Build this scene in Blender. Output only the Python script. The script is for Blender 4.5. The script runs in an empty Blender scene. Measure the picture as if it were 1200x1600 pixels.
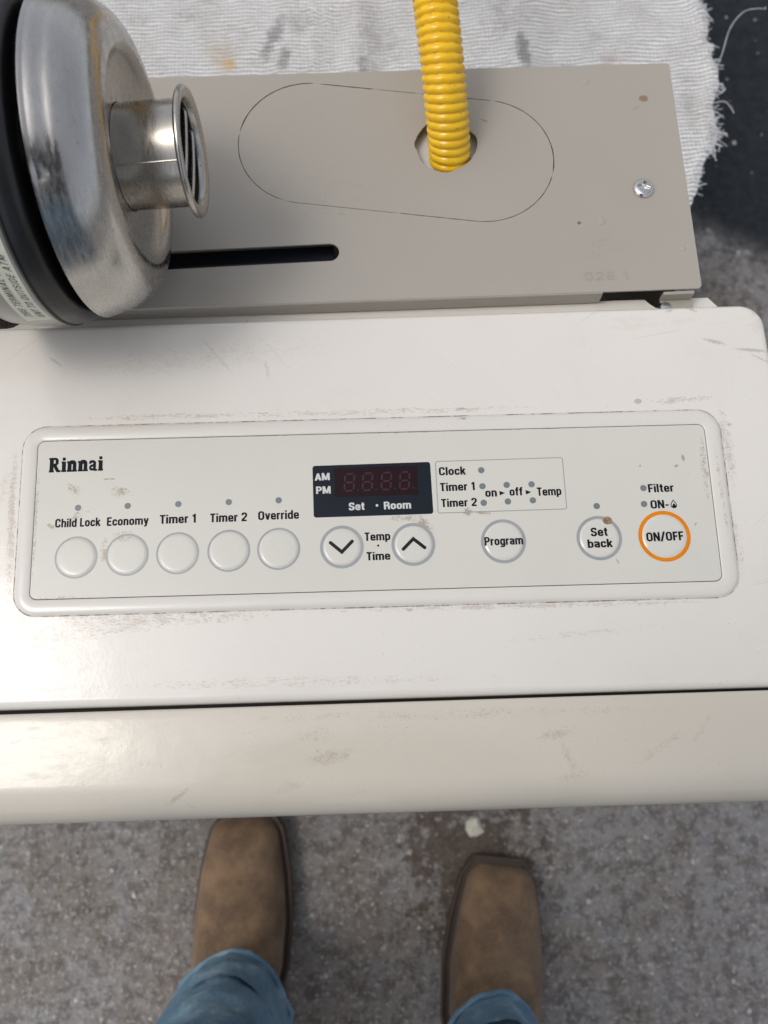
import bpy, bmesh, math, random
from mathutils import Vector, Matrix, noise
random.seed(7)
D = bpy.data
S = bpy.context.scene
COL = S.collection
PI = math.pi
MM = 0.001
H = 0.600                        # height of the heater's top sheet above the floor

# ---------------------------------------------------------------- camera
def setup_camera():
    th, ph = math.radians(14.5), math.radians(2.7)
    f = Vector((0, math.sin(th), -math.cos(th)))
    u0 = Vector((0, math.cos(th), math.sin(th))); r0 = Vector((1, 0, 0))
    u = u0*math.cos(ph) + r0*math.sin(ph); r = r0*math.cos(ph) - u0*math.sin(ph)
    c = D.cameras.new('camera'); o = D.objects.new('camera', c); COL.objects.link(o)
    o.matrix_world = Matrix(((r.x, u.x, -f.x, 0), (r.y, u.y, -f.y, 0), (r.z, u.z, -f.z, H+.436), (0, 0, 0, 1)))
    c.sensor_fit = 'VERTICAL'; c.sensor_height = 32.0; c.sensor_width = 24.0; c.lens = 27.0
    c.clip_start = .01; c.clip_end = 200
    c.dof.use_dof = True; c.dof.focus_distance = .445; c.dof.aperture_fstop = 8.0
    S.camera = o
setup_camera()

# ---------------------------------------------------------------- light
SUN_DIR = Vector((-.474, -.015, .998)).normalized()
EL = math.asin(SUN_DIR.z); AZ = math.atan2(SUN_DIR.x, SUN_DIR.y)
w = D.worlds.new('World'); S.world = w; w.use_nodes = True
nt = w.node_tree; nt.nodes.clear()
sky = nt.nodes.new('ShaderNodeTexSky'); sky.sky_type = 'NISHITA'; sky.sun_disc = False
sky.sun_elevation = EL; sky.sun_rotation = AZ; sky.dust_density = 3.0; sky.ozone_density = 1.0; sky.air_density = 1.0
hs = nt.nodes.new('ShaderNodeHueSaturation'); hs.inputs['Saturation'].default_value = .33
bg = nt.nodes.new('ShaderNodeBackground'); bg.inputs['Strength'].default_value = .15
wo = nt.nodes.new('ShaderNodeOutputWorld')
nt.links.new(sky.outputs[0], hs.inputs['Color']); nt.links.new(hs.outputs[0], bg.inputs[0]); nt.links.new(bg.outputs[0], wo.inputs[0])
sl = D.lights.new('sun', 'SUN'); sl.energy = .50; sl.angle = math.radians(17); sl.color = (1, .95, .86)
so = D.objects.new('sun', sl); COL.objects.link(so); so.location = SUN_DIR*3
so.rotation_euler = SUN_DIR.to_track_quat('Z', 'Y').to_euler()
S.view_settings.view_transform = 'Standard'; S.view_settings.look = 'None'
S.view_settings.exposure = 0.21; S.view_settings.gamma = 1.0

# ---------------------------------------------------------------- object helpers
def tag(o, label=None, cat=None, group=None, kind=None):
    if label: o['label'] = label
    if cat: o['category'] = cat
    if group: o['group'] = group
    if kind: o['kind'] = kind
    return o
def empty(name, loc, label, cat, group=None):
    o = D.objects.new(name, None); COL.objects.link(o); o.location = loc; o.empty_display_size = .02
    return tag(o, label, cat, group)
WLOC = {}
def wloc(o):
    v = Vector((0, 0, 0))
    while o is not None:
        v += o.location; o = o.parent
    return v
def obj(name, verts, faces, mats, parent=None, smooth=True, loc=None, midx=None, angle=35):
    """mesh given in world metres; linked as a child whose origin is the parent's"""
    me = D.meshes.new(name)
    off = wloc(parent) if parent else Vector((0, 0, 0))
    l = Vector(loc) if loc is not None else off
    me.from_pydata([tuple(Vector(v)-l) for v in verts], [], faces)
    for m in (mats if isinstance(mats, (list, tuple)) else [mats]): me.materials.append(m)
    if midx: me.polygons.foreach_set('material_index', midx)
    if smooth:
        me.polygons.foreach_set('use_smooth', [True]*len(me.polygons))
        if angle < 180: me.set_sharp_from_angle(angle=math.radians(angle))
    me.update()
    o = D.objects.new(name, me); COL.objects.link(o)
    if parent: o.parent = parent; o.location = l-off
    else: o.location = l
    return o

# ---------------------------------------------------------------- material helpers
class M:
    def __init__(s, name):
        s.m = D.materials.new(name); s.m.use_nodes = True; s.t = s.m.node_tree
        s.b = s.t.nodes['Principled BSDF']; s.out = s.t.nodes['Material Output']
        s.tc = None
    def n(s, typ, **k):
        x = s.t.nodes.new(typ)
        for a, v in k.items(): setattr(x, a, v)
        return x
    def l(s, a, b): s.t.links.new(a, b)
    def co(s):
        if not s.tc: s.tc = s.n('ShaderNodeTexCoord')
        return s.tc.outputs['Object']
    def mapping(s, loc=(0, 0, 0), rot=0, sc=(1, 1, 1)):
        m = s.n('ShaderNodeMapping'); m.vector_type = 'TEXTURE'
        m.inputs['Location'].default_value = loc; m.inputs['Rotation'].default_value = (0, 0, rot)
        m.inputs['Scale'].default_value = sc; s.l(s.co(), m.inputs['Vector']); return m.outputs[0]
    def noise(s, scale, detail=4, rough=.6, vec=None, dist=0):
        n = s.n('ShaderNodeTexNoise'); n.inputs['Scale'].default_value = scale; n.inputs['Detail'].default_value = detail
        n.inputs['Roughness'].default_value = rough; n.inputs['Distortion'].default_value = dist
        s.l(vec if vec is not None else s.co(), n.inputs['Vector']); return n.outputs['Fac']
    def ramp(s, v, a, b, lo=0., hi=1.):
        r = s.n('ShaderNodeMapRange'); r.interpolation_type = 'SMOOTHSTEP'
        s.l(v, r.inputs[0]); r.inputs[1].default_value = a; r.inputs[2].default_value = b
        r.inputs[3].default_value = lo; r.inputs[4].default_value = hi; return r.outputs[0]
    def math(s, op, a, b=None, c=None):
        m = s.n('ShaderNodeMath'); m.operation = op
        for i, v in enumerate((a, b, c)):
            if v is None: continue
            if isinstance(v, (int, float)): m.inputs[i].default_value = v
            else: s.l(v, m.inputs[i])
        return m.outputs[0]
    def mix(s, f, a, b):
        m = s.n('ShaderNodeMix'); m.data_type = 'RGBA'
        for k, v in ((0, f), (6, a), (7, b)):
            if isinstance(v, (int, float)): m.inputs[k].default_value = v
            elif isinstance(v, tuple): m.inputs[k].default_value = (*v[:3], 1)
            else: s.l(v, m.inputs[k])
        return m.outputs[2]
    def bump(s, h, strength=.3, dist=.001, prev=None):
        b = s.n('ShaderNodeBump'); b.inputs['Strength'].default_value = strength; b.inputs['Distance'].default_value = dist
        s.l(h, b.inputs['Height'])
        if prev is not None: s.l(prev, b.inputs['Normal'])
        return b.outputs[0]
    def set(s, **k):
        nm = dict(color='Base Color', rough='Roughness', metal='Metallic', normal='Normal', coat='Coat Weight', coatr='Coat Roughness', spec='Specular IOR Level', sheen='Sheen Weight', aniso='Anisotropic', trans='Transmission Weight')
        for a, v in k.items():
            i = s.b.inputs[nm[a]]
            if isinstance(v, tuple): i.default_value = (*v, 1)
            elif isinstance(v, (int, float)): i.default_value = v
            else: s.l(v, i)
        return s
    def spot(s, x, y, rx, ry, ang=0, dens=.5, scale=600, off=(0, 0), soft=.9, stretch=1):
        """a patch of dirt of its own shape: an ellipse whose edge is broken up by noise. x,y world metres"""
        v = s.mapping((x-off[0], y-off[1], 0), math.radians(ang), (rx, ry, 1000))
        ln = s.n('ShaderNodeVectorMath'); ln.operation = 'LENGTH'; s.l(v, ln.inputs[0])
        e = s.ramp(ln.outputs['Value'], 1.0, 1.0-soft)
        nv = s.mapping((0, 0, 0), math.radians(ang), (stretch, 1, 1))
        a_ = s.math('MULTIPLY', s.math('SUBTRACT', s.noise(scale*.35, 5, .8, nv), .5), 1.7)
        b_ = s.math('MULTIPLY', s.math('SUBTRACT', s.noise(max(scale*1.6, 900) if scale > 100 else scale*2, 3, .8, nv), .5), 1.9)
        t = s.math('ADD', s.math('ADD', a_, b_), s.math('MULTIPLY', e, (dens-.30)*1.0))
        return s.math('MULTIPLY', s.ramp(t, .16, .36), s.ramp(e, .0, .30))

def simple(name, col, rough=.5, metal=0., bump=None, var=.06, coat=0, spec=.5):
    m = M(name)
    n = m.noise(60, 4, .6)
    c = m.mix(m.ramp(n, .3, .7), tuple(x*(1-var) for x in col), tuple(min(1, x*(1+var)) for x in col))
    m.set(color=c, rough=rough, metal=metal, coat=coat, spec=spec)
    if bump: m.set(normal=m.bump(m.noise(bump[0], 3), bump[1], bump[2]))
    return m.m

HO = (-.1, .1)          # heater origin
def enamel(name, base, spots, rough=.22, speck=.5, off=HO, peel=.10, linedirt=None, wipe=.5, kf=.85):
    m = M(name)
    big = m.noise(9, 3, .5); mid = m.noise(45, 5, .65)
    c = m.mix(m.ramp(big, .3, .7), tuple(x*.975 for x in base), tuple(min(1, x*1.02) for x in base))
    c = m.mix(m.ramp(mid, .52, .8, 0, .12*wipe), c, (.42, .36, .29))
    # fine wiped grime along x
    sv = m.mapping((0, 0, 0), math.radians(4), (3.5, 1, 1))
    st = m.noise(330, 5, .75, sv)
    c = m.mix(m.math('MULTIPLY', m.ramp(st, .60, .80), m.ramp(m.noise(14, 3, .6), .50, .75, 0, .30*wipe)), c, (.33, .27, .21))
    # fine dark specks
    s1 = m.ramp(m.noise(1000, 1, .4), .745, .775)
    c = m.mix(m.math('MULTIPLY', s1, m.ramp(m.noise(22, 2), .45, .65, 0, speck)), c, (.12, .08, .05))
    s2 = m.ramp(m.noise(430, 1, .5), .83, .85, 0, speck)
    c = m.mix(s2, c, (.16, .11, .07))
    # fine scratches
    for a, sc in ((37, 26), (-52, 31), (8, 22)):
        v = m.mapping((.1*a, 0, 0), math.radians(a), (9, .3, 1))
        c = m.mix(m.ramp(m.noise(sc*3, 2, .5, v), .735, .75, 0, .3*speck), c, (.36, .31, .26))
    rg = m.ramp(st, .45, .8, rough, rough+.2)
    for sp in spots:
        col = sp.get('col', (.20, .13, .075)); k = sp.get('k', .7)*kf
        f = m.spot(sp['p'][0], sp['p'][1], sp['r'][0], sp['r'][1], sp.get('a', 0), sp.get('d', .5), sp.get('s', 600), off, sp.get('soft', .9), sp.get('st', 1))
        c = m.mix(m.math('MULTIPLY', f, k), c, col)
    m.set(color=c, rough=rg)
    if peel:
        b = m.bump(m.noise(520, 2, .5), peel, .0006)
        b = m.bump(m.noise(35, 2, .5), .05, .004, b)
        m.set(normal=b)
    return m

def P(x, y): return (x*MM, y*MM)
BR = (.22, .145, .085); DK = (.05, .045, .045); TN = (.27, .19, .115)
top_spots = [
  dict(p=P(-176, 206.5), r=P(7, 1.0), a=-38, d=.95, s=500, col=(.30, .25, .12), k=.6),
  dict(p=P(185, 200), r=P(9, 1.8), a=-18, d=.75, s=1400, col=DK, k=.75, st=.4),
  dict(p=P(204, 194), r=P(14, 1.6), a=-8, d=.75, s=1500, col=DK, k=.75, st=.4),
  dict(p=P(208, 189), r=P(9, 1.0), a=-30, d=.7, s=1500, col=DK, k=.6, st=.4),
  dict(p=P(139, 167.5), r=P(2.6, 1.8), a=0, d=1.0, s=900, col=(.25, .17, .10), k=.9, soft=.5),
  dict(p=P(163, 220), r=P(4, 1.2), a=20, d=.85, s=900, col=BR, k=.7),
  dict(p=P(175, 220), r=P(5, 1.5), a=-30, d=.8, s=900, col=BR, k=.8),
  dict(p=P(160, 167), r=P(28, 2.8), a=2, d=.55, s=900, col=TN, k=.75, st=2.5),
  dict(p=P(183, 140), r=P(4.5, 32), a=0, d=.58, s=900, col=TN, k=.75),
  dict(p=P(180, 90), r=P(4, 28), a=3, d=.5, s=900, col=TN, k=.6),
  dict(p=P(0, 168.5), r=P(120, 2.6), a=-1.2, d=.53, s=800, col=TN, k=.65, st=3),
  dict(p=P(-110, 171.5), r=P(70, 2.6), a=-1, d=.56, s=800, col=TN, k=.7, st=3),
  dict(p=P(-194.5, 115), r=P(3.2, 55), a=1, d=.72, s=700, col=(.27, .20, .13), k=.8),
  dict(p=P(-199, 135), r=P(5, 25), a=-20, d=.5, s=700, col=TN, k=.5),
  dict(p=P(-120, 63), r=P(80, 5), a=-1.4, d=.6, s=800, col=TN, k=.75, st=3),
  dict(p=P(-150, 58), r=P(50, 6), a=2, d=.5, s=800, col=TN, k=.6, st=4),
  dict(p=P(60, 60.5), r=P(130, 2.2), a=-1.3, d=.58, s=900, col=TN, k=.65, st=3),
  dict(p=P(10.5, 61), r=P(2.4, 1.2), d=.95, s=900, col=(.30, .2, .11), k=.9),
  dict(p=P(44, 168), r=P(4.2, 1.1), d=.8, s=1200, col=DK, k=.8),
  dict(p=P(186, 152), r=P(2, 1.5), d=.75, s=1200, col=DK, k=.6),
  dict(p=P(-60, 28), r=P(120, 3.5), a=-1.2, d=.5, s=900, col=TN, k=.5, st=3),
  dict(p=P(100, 14.5), r=P(100, 2), a=-1.2, d=.6, s=900, col=BR, k=.5, st=3),
  dict(p=P(150, 214), r=P(65, 7), a=0, d=.55, s=60, col=(.52, .42, .32), k=.22, st=3),
  dict(p=P(209, 212), r=P(10, 10), a=0, d=.6, s=100, col=(.45, .36, .27), k=.30),
  dict(p=P(-100, 205), r=P(90, 12), a=3, d=.45, s=1000, col=BR, k=.35, st=2),
  dict(p=P(-60, 196), r=P(2, 9), a=10, d=.6, s=900, col=TN, k=.5),
  dict(p=P(100, 45), r=P(60, 3), a=3, d=.42, s=900, col=BR, k=.4, st=3),
]
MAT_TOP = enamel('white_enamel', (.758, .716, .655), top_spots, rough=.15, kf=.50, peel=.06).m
front_spots = [
  dict(p=P(-32, -9), r=P(16, 5), a=8, d=.62, s=1300, col=BR, k=.6, st=1.5),
  dict(p=P(-38, 2), r=P(12, 6), a=0, d=.50, s=1300, col=TN, k=.5),
  dict(p=P(80, -3), r=P(14, 4), a=12, d=.62, s=1200, col=BR, k=.6),
  dict(p=P(84, -14), r=P(3, 12), a=25, d=.55, s=1300, col=BR, k=.5),
  dict(p=P(86, -23), r=P(12, 3), a=10, d=.5, s=1300, col=BR, k=.5),
  dict(p=P(-106, -24), r=P(12, 1.8), a=35, d=.66, s=1300, col=BR, k=.6),
  dict(p=P(128, -12), r=P(24, 3), a=28, d=.52, s=1200, col=TN, k=.55, st=2),
  dict(p=P(150, -4), r=P(12, 2), a=50, d=.5, s=1200, col=BR, k=.45, st=2),
  dict(p=P(-52, -22), r=P(10, 4), a=15, d=.5, s=1300, col=TN, k=.45),
  dict(p=P(20, 9), r=P(150, 3.5), a=-1.2, d=.46, s=1100, col=BR, k=.4, st=2),
  dict(p=P(-120, -8), r=P(10, 2), a=-10, d=.55, s=900, col=TN, k=.5),
]
MAT_FRONT = enamel('shaded_cream_enamel', (.615, .562, .478), front_spots, rough=.13, kf=.50, peel=.045).m  # creamier than the top; base also darkened to carry the shade at the front
face_spots = [
  dict(p=P(-144, 137.5), r=P(4, 1), d=.75, s=900, col=TN, k=.8),
  dict(p=P(-163, 133), r=P(6, 3.6), a=-40, d=.62, s=900, col=TN, k=.7, st=2),
  dict(p=P(-137, 130), r=P(8, 4), a=-12, d=.64, s=900, col=TN, k=.75, st=2),
  dict(p=P(-159, 118.5), r=P(9, 2.8), a=30, d=.58, s=900, col=TN, k=.6, st=2),
  dict(p=P(-145, 99), r=P(3, 9), d=.60, s=900, col=TN, k=.7),
  dict(p=P(-135, 106), r=P(9, 4), a=0, d=.5, s=900, col=TN, k=.6),
  dict(p=P(-173, 113), r=P(4, 1.5), a=-30, d=.75, s=900, col=TN, k=.7),
  dict(p=P(20, 104.5), r=P(9, 5), a=-50, d=.70, s=900, col=(.30, .22, .13), k=.85),
  dict(p=P(10, 108.8), r=P(12, 2.6), a=-5, d=.55, s=900, col=TN, k=.7),
  dict(p=P(43.7, 110.5), r=P(3.5, 3), a=20, d=.72, s=900, col=(.3, .23, .14), k=.85),
  dict(p=P(51.5, 109.5), r=P(5.5, 1.3), a=-8, d=.95, s=600, col=(.30, .24, .15), k=.8),
  dict(p=P(43, 132), r=P(2.2, 3), d=.6, s=1200, col=TN, k=.6),
  dict(p=P(158.5, 134), r=P(1.2, 3.2), a=0, d=.85, s=900, col=TN, k=.75),
  dict(p=P(154.5, 130), r=P(1.6, 1.0), a=20, d=.9, s=900, col=(.2, .16, .1), k=.75),
  dict(p=P(135.5, 131), r=P(1.2, .8), d=.95, s=600, col=TN, k=.8),
  dict(p=P(160.5, 98.5), r=P(2.0, .9), a=45, d=.85, s=900, col=(.33, .31, .22), k=.8),
  dict(p=P(118, 81), r=P(.7, 3), a=20, d=.8, s=900, col=TN, k=.6),
  dict(p=P(61, 86.5), r=P(1.2, 3.0), a=8, d=.85, s=900, col=TN, k=.6),
  dict(p=P(-172, 75), r=P(30, 2), a=0, d=.5, s=800, col=TN, k=.6),
  dict(p=P(169, 128), r=P(2.4, 24), a=-1, d=.55, s=700, col=TN, k=.6),
  dict(p=P(-181.6, 118), r=P(1.6, 40), a=0, d=.6, s=800, col=BR, k=.5),
  dict(p=P(0, 156.5), r=P(180, 1.3), a=-1.3, d=.52, s=800, col=TN, k=.5, st=3),
]
mf = enamel('faceplate_film', (.650, .628, .562), face_spots, rough=.09, speck=.3, peel=False, wipe=.32)
mf.set(normal=mf.bump(mf.noise(28, 2, .4), .035, .004)); MAT_FACE = mf.m
MAT_BUTTON = enamel('button_film', (.655, .634, .572), face_spots[2:7], rough=.10, speck=.2, peel=False, wipe=.15).m
MAT_BEZEL = enamel('bezel_plastic', (.705, .668, .612), [
  dict(p=P(-165, 158), r=P(18, 4), a=5, d=.55, s=800, col=TN, k=.55, st=2), dict(p=P(44, 162), r=P(5, 1.3), a=0, d=.7, s=1000, col=DK, k=.6),
  dict(p=P(176, 110), r=P(1.5, 40), a=0, d=.5, s=800, col=TN, k=.45)], rough=.13, speck=.3, peel=False, wipe=.3).m
plate_spots = [
  dict(p=P(165.2, 358), r=P(3.4, 3.0), a=20, d=.95, s=700, col=(.22, .12, .05), k=.9, soft=.6),
  dict(p=P(160, 352), r=P(4, 1.8), a=30, d=.7, s=900, col=(.32, .22, .12), k=.6),
  dict(p=P(118.7, 277), r=P(1.3, 1.3), d=1, s=300, col=(.10, .06, .04), k=.9, soft=.5),
  dict(p=P(92, 384), r=P(1, .8), d=1, s=300, col=(.12, .08, .05), k=.8, soft=.5),
  dict(p=P(70, 348), r=P(3.8, 1.0), a=-30, d=.75, s=900, col=DK, k=.6),
  dict(p=P(132, 262), r=P(20, 12), a=20, d=.42, s=500, col=(.30, .26, .21), k=.35, st=2),
  dict(p=P(-30, 305), r=P(60, 30), a=0, d=.40, s=500, col=(.30, .26, .21), k=.25, st=2),
  dict(p=P(-16, 290), r=P(3, 1.6), a=0, d=.7, s=700, col=(.25, .2, .16), k=.5),
]
MAT_PLATE = enamel('grey_beige_paint', (.385, .352, .305), plate_spots, rough=.30, speck=.25, wipe=.12).m
MAT_INNER = simple('galvanised_sheet', (.66, .65, .63), .5, .2, (200, .1, .001))
MAT_DARK = simple('dark_gap', (.012, .012, .013), .7)
MAT_RAIL = simple('blue_black_steel', (.018, .022, .030), .35, .2, (300, .15, .001))
MAT_INK = simple('dark_navy_ink', (.006, .008, .012), .5, spec=.12)
MAT_WHITEINK = simple('white_ink', (.62, .62, .60), .3)
MAT_GREYINK = simple('grey_ink', (.33, .345, .345), .25)
MAT_LED = simple('grey_lamp_lens', (.17, .20, .21), .25)
MAT_LEDB = simple('brown_grey_lamp_lens', (.20, .195, .21), .25)
MAT_ORANGE = simple('orange_ink', (.76, .225, .0), .3, spec=.2)
MAT_NAVY = simple('navy_display_panel', (.007, .011, .018), .16, spec=.22)
MAT_SCREEN = simple('dark_red_window', (.012, .0016, .003), .12, spec=.22)
MAT_SEG = simple('unlit_segment', (.055, .014, .028), .3, spec=.22)
MAT_CHEV = simple('black_ink', (.007, .008, .010), .4, spec=.22)

# ---------------------------------------------------------------- geometry helpers
def fillet(pts, r, closed=True, seg=6):
    out = []; n = len(pts)
    rs = r if isinstance(r, (list, tuple)) else [r]*n
    for i, p in enumerate(pts):
        p = Vector(p[:2])
        if not closed and i in (0, n-1): out.append(p); continue
        a = Vector(pts[i-1][:2]); b = Vector(pts[(i+1) % n][:2]); rr = rs[i]
        d1 = (a-p); d2 = (b-p)
        if rr <= 1e-9 or d1.length < 1e-9 or d2.length < 1e-9: out.append(p); continue
        d1n, d2n = d1.normalized(), d2.normalized()
        ca = max(-1, min(1, d1n.dot(d2n))); half = math.acos(ca)/2
        if half > 1.55: out.append(p); continue
        t = min(rr/math.tan(half), d1.length*.499, d2.length*.499); rr = t*math.tan(half)
        c = p + (d1n+d2n).normalized()*(rr/math.sin(half))
        s = p+d1n*t; e = p+d2n*t
        a0 = math.atan2(s.y-c.y, s.x-c.x); a1 = math.atan2(e.y-c.y, e.x-c.x)
        da = (a1-a0+PI) % (2*PI)-PI
        for k in range(seg+1):
            an = a0+da*k/seg; out.append(Vector((c.x+math.cos(an)*rr, c.y+math.sin(an)*rr)))
    return out
def inset(loop, d):
    """offset a closed ccw loop inwards by d"""
    n = len(loop); out = []
    for i in range(n):
        a, p, b = loop[i-1], loop[i], loop[(i+1) % n]
        t1 = (p-a); t2 = (b-p)
        if t1.length < 1e-9: t1 = t2
        if t2.length < 1e-9: t2 = t1
        t1 = t1.normalized(); t2 = t2.normalized()
        n1 = Vector((-t1.y, t1.x)); n2 = Vector((-t2.y, t2.x)); m = (n1+n2).normalized()
        out.append(p+m*(d/max(.3, m.dot(n1))))
    return out
def stack(rings, close_top=True, close_bot=False):
    """rings: list of lists of 3d points, same count, ccw"""
    v = []; f = []; n = len(rings[0])
    for r in rings: v += [tuple(p) for p in r]
    for k in range(len(rings)-1):
        for i in range(n):
            j = (i+1) % n; f.append((k*n+i, k*n+j, (k+1)*n+j, (k+1)*n+i))
    if close_top: f.append(tuple((len(rings)-1)*n+i for i in range(n)))
    if close_bot: f.append(tuple(reversed(range(n))))
    return v, f
def ring3(loop, z): return [Vector((p.x, p.y, z)) for p in loop]
def quad(x0, x1, y0, y1, sl0=0, sl1=0):
    """ccw corners in mm, sl = slope of the lower and upper edge"""
    return [Vector((x0, y0+sl0*x0))*MM, Vector((x1, y0+sl0*x1))*MM, Vector((x1, y1+sl1*x1))*MM, Vector((x0, y1+sl1*x0))*MM]
def box_vf(x0, x1, y0, y1, z0, z1):
    v = [(x, y, z) for z in (z0, z1) for (x, y) in ((x0, y0), (x1, y0), (x1, y1), (x0, y1))]
    return v, [(3, 2, 1, 0), (4, 5, 6, 7), (0, 1, 5, 4), (1, 2, 6, 5), (2, 3, 7, 6), (3, 0, 4, 7)]
def join(*vfs):
    v = []; f = []
    for a, b in vfs:
        o = len(v); v += list(a); f += [tuple(i+o for i in q) for q in b]
    return v, f
def disc(x, y, r, z, n=28, dz=0):
    v = [(x+math.cos(2*PI*i/n)*r, y+math.sin(2*PI*i/n)*r, z) for i in range(n)]
    return v, [tuple(range(n))]
def curve_fill(loops, z0, thick):
    """filled 2d outlines (first outer, rest holes) with thickness, evaluated to a mesh"""
    cu = D.curves.new('tmp', 'CURVE'); cu.dimensions = '2D'; cu.fill_mode = 'BOTH'; cu.extrude = thick/2
    for lp in loops:
        s = cu.splines.new('POLY'); s.points.add(len(lp)-1)
        for i, p in enumerate(lp): s.points[i].co = (p.x, p.y, 0, 1)
        s.use_cyclic_u = True
    o = D.objects.new('tmp', cu); COL.objects.link(o)
    bpy.context.view_layer.update()
    me = D.meshes.new_from_object(o.evaluated_get(bpy.context.evaluated_depsgraph_get()))
    v = [(p.co.x, p.co.y, p.co.z+z0-thick/2) for p in me.vertices]; f = [tuple(p.vertices) for p in me.polygons]
    D.objects.remove(o); D.curves.remove(cu); D.meshes.remove(me)
    return v, f
def tube(pts, r, n=10, caps=True, rf=None):
    pts = [Vector(p) for p in pts]; v = []; f = []
    up = Vector((0, 0, 1)); prev = None
    for i, p in enumerate(pts):
        t = (pts[min(i+1, len(pts)-1)]-pts[max(i-1, 0)]).normalized()
        if prev is None:
            a = t.cross(up)
            if a.length < .1: a = t.cross(Vector((1, 0, 0)))
            a.normalize()
        else: a = (prev-t*prev.dot(t)).normalized()
        prev = a; b = t.cross(a)
        for k in range(n):
            an = 2*PI*k/n; rr = rf(i, an) if rf else r
            v.append(tuple(p+(a*math.cos(an)+b*math.sin(an))*rr))
    for i in range(len(pts)-1):
        for k in range(n):
            j = (k+1) % n; f.append((i*n+k, (i+1)*n+k, (i+1)*n+j, i*n+j))
    if caps: f.append(tuple(range(n))); f.append(tuple(reversed([(len(pts)-1)*n+k for k in range(n)])))
    return v, f
def spline(ctrl, n):
    c = [Vector(p) for p in ctrl]; c = [c[0]*2-c[1]]+c+[c[-1]*2-c[-2]]; out = []
    m = len(c)-3
    for s in range(n+1):
        t = s/n*m; i = min(int(t), m-1); t -= i
        a, b, d, e = c[i:i+4]
        out.append(.5*((2*b)+(d-a)*t+(2*a-5*b+4*d-e)*t*t+(3*b-a-3*d+e)*t**3))
    return out

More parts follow.
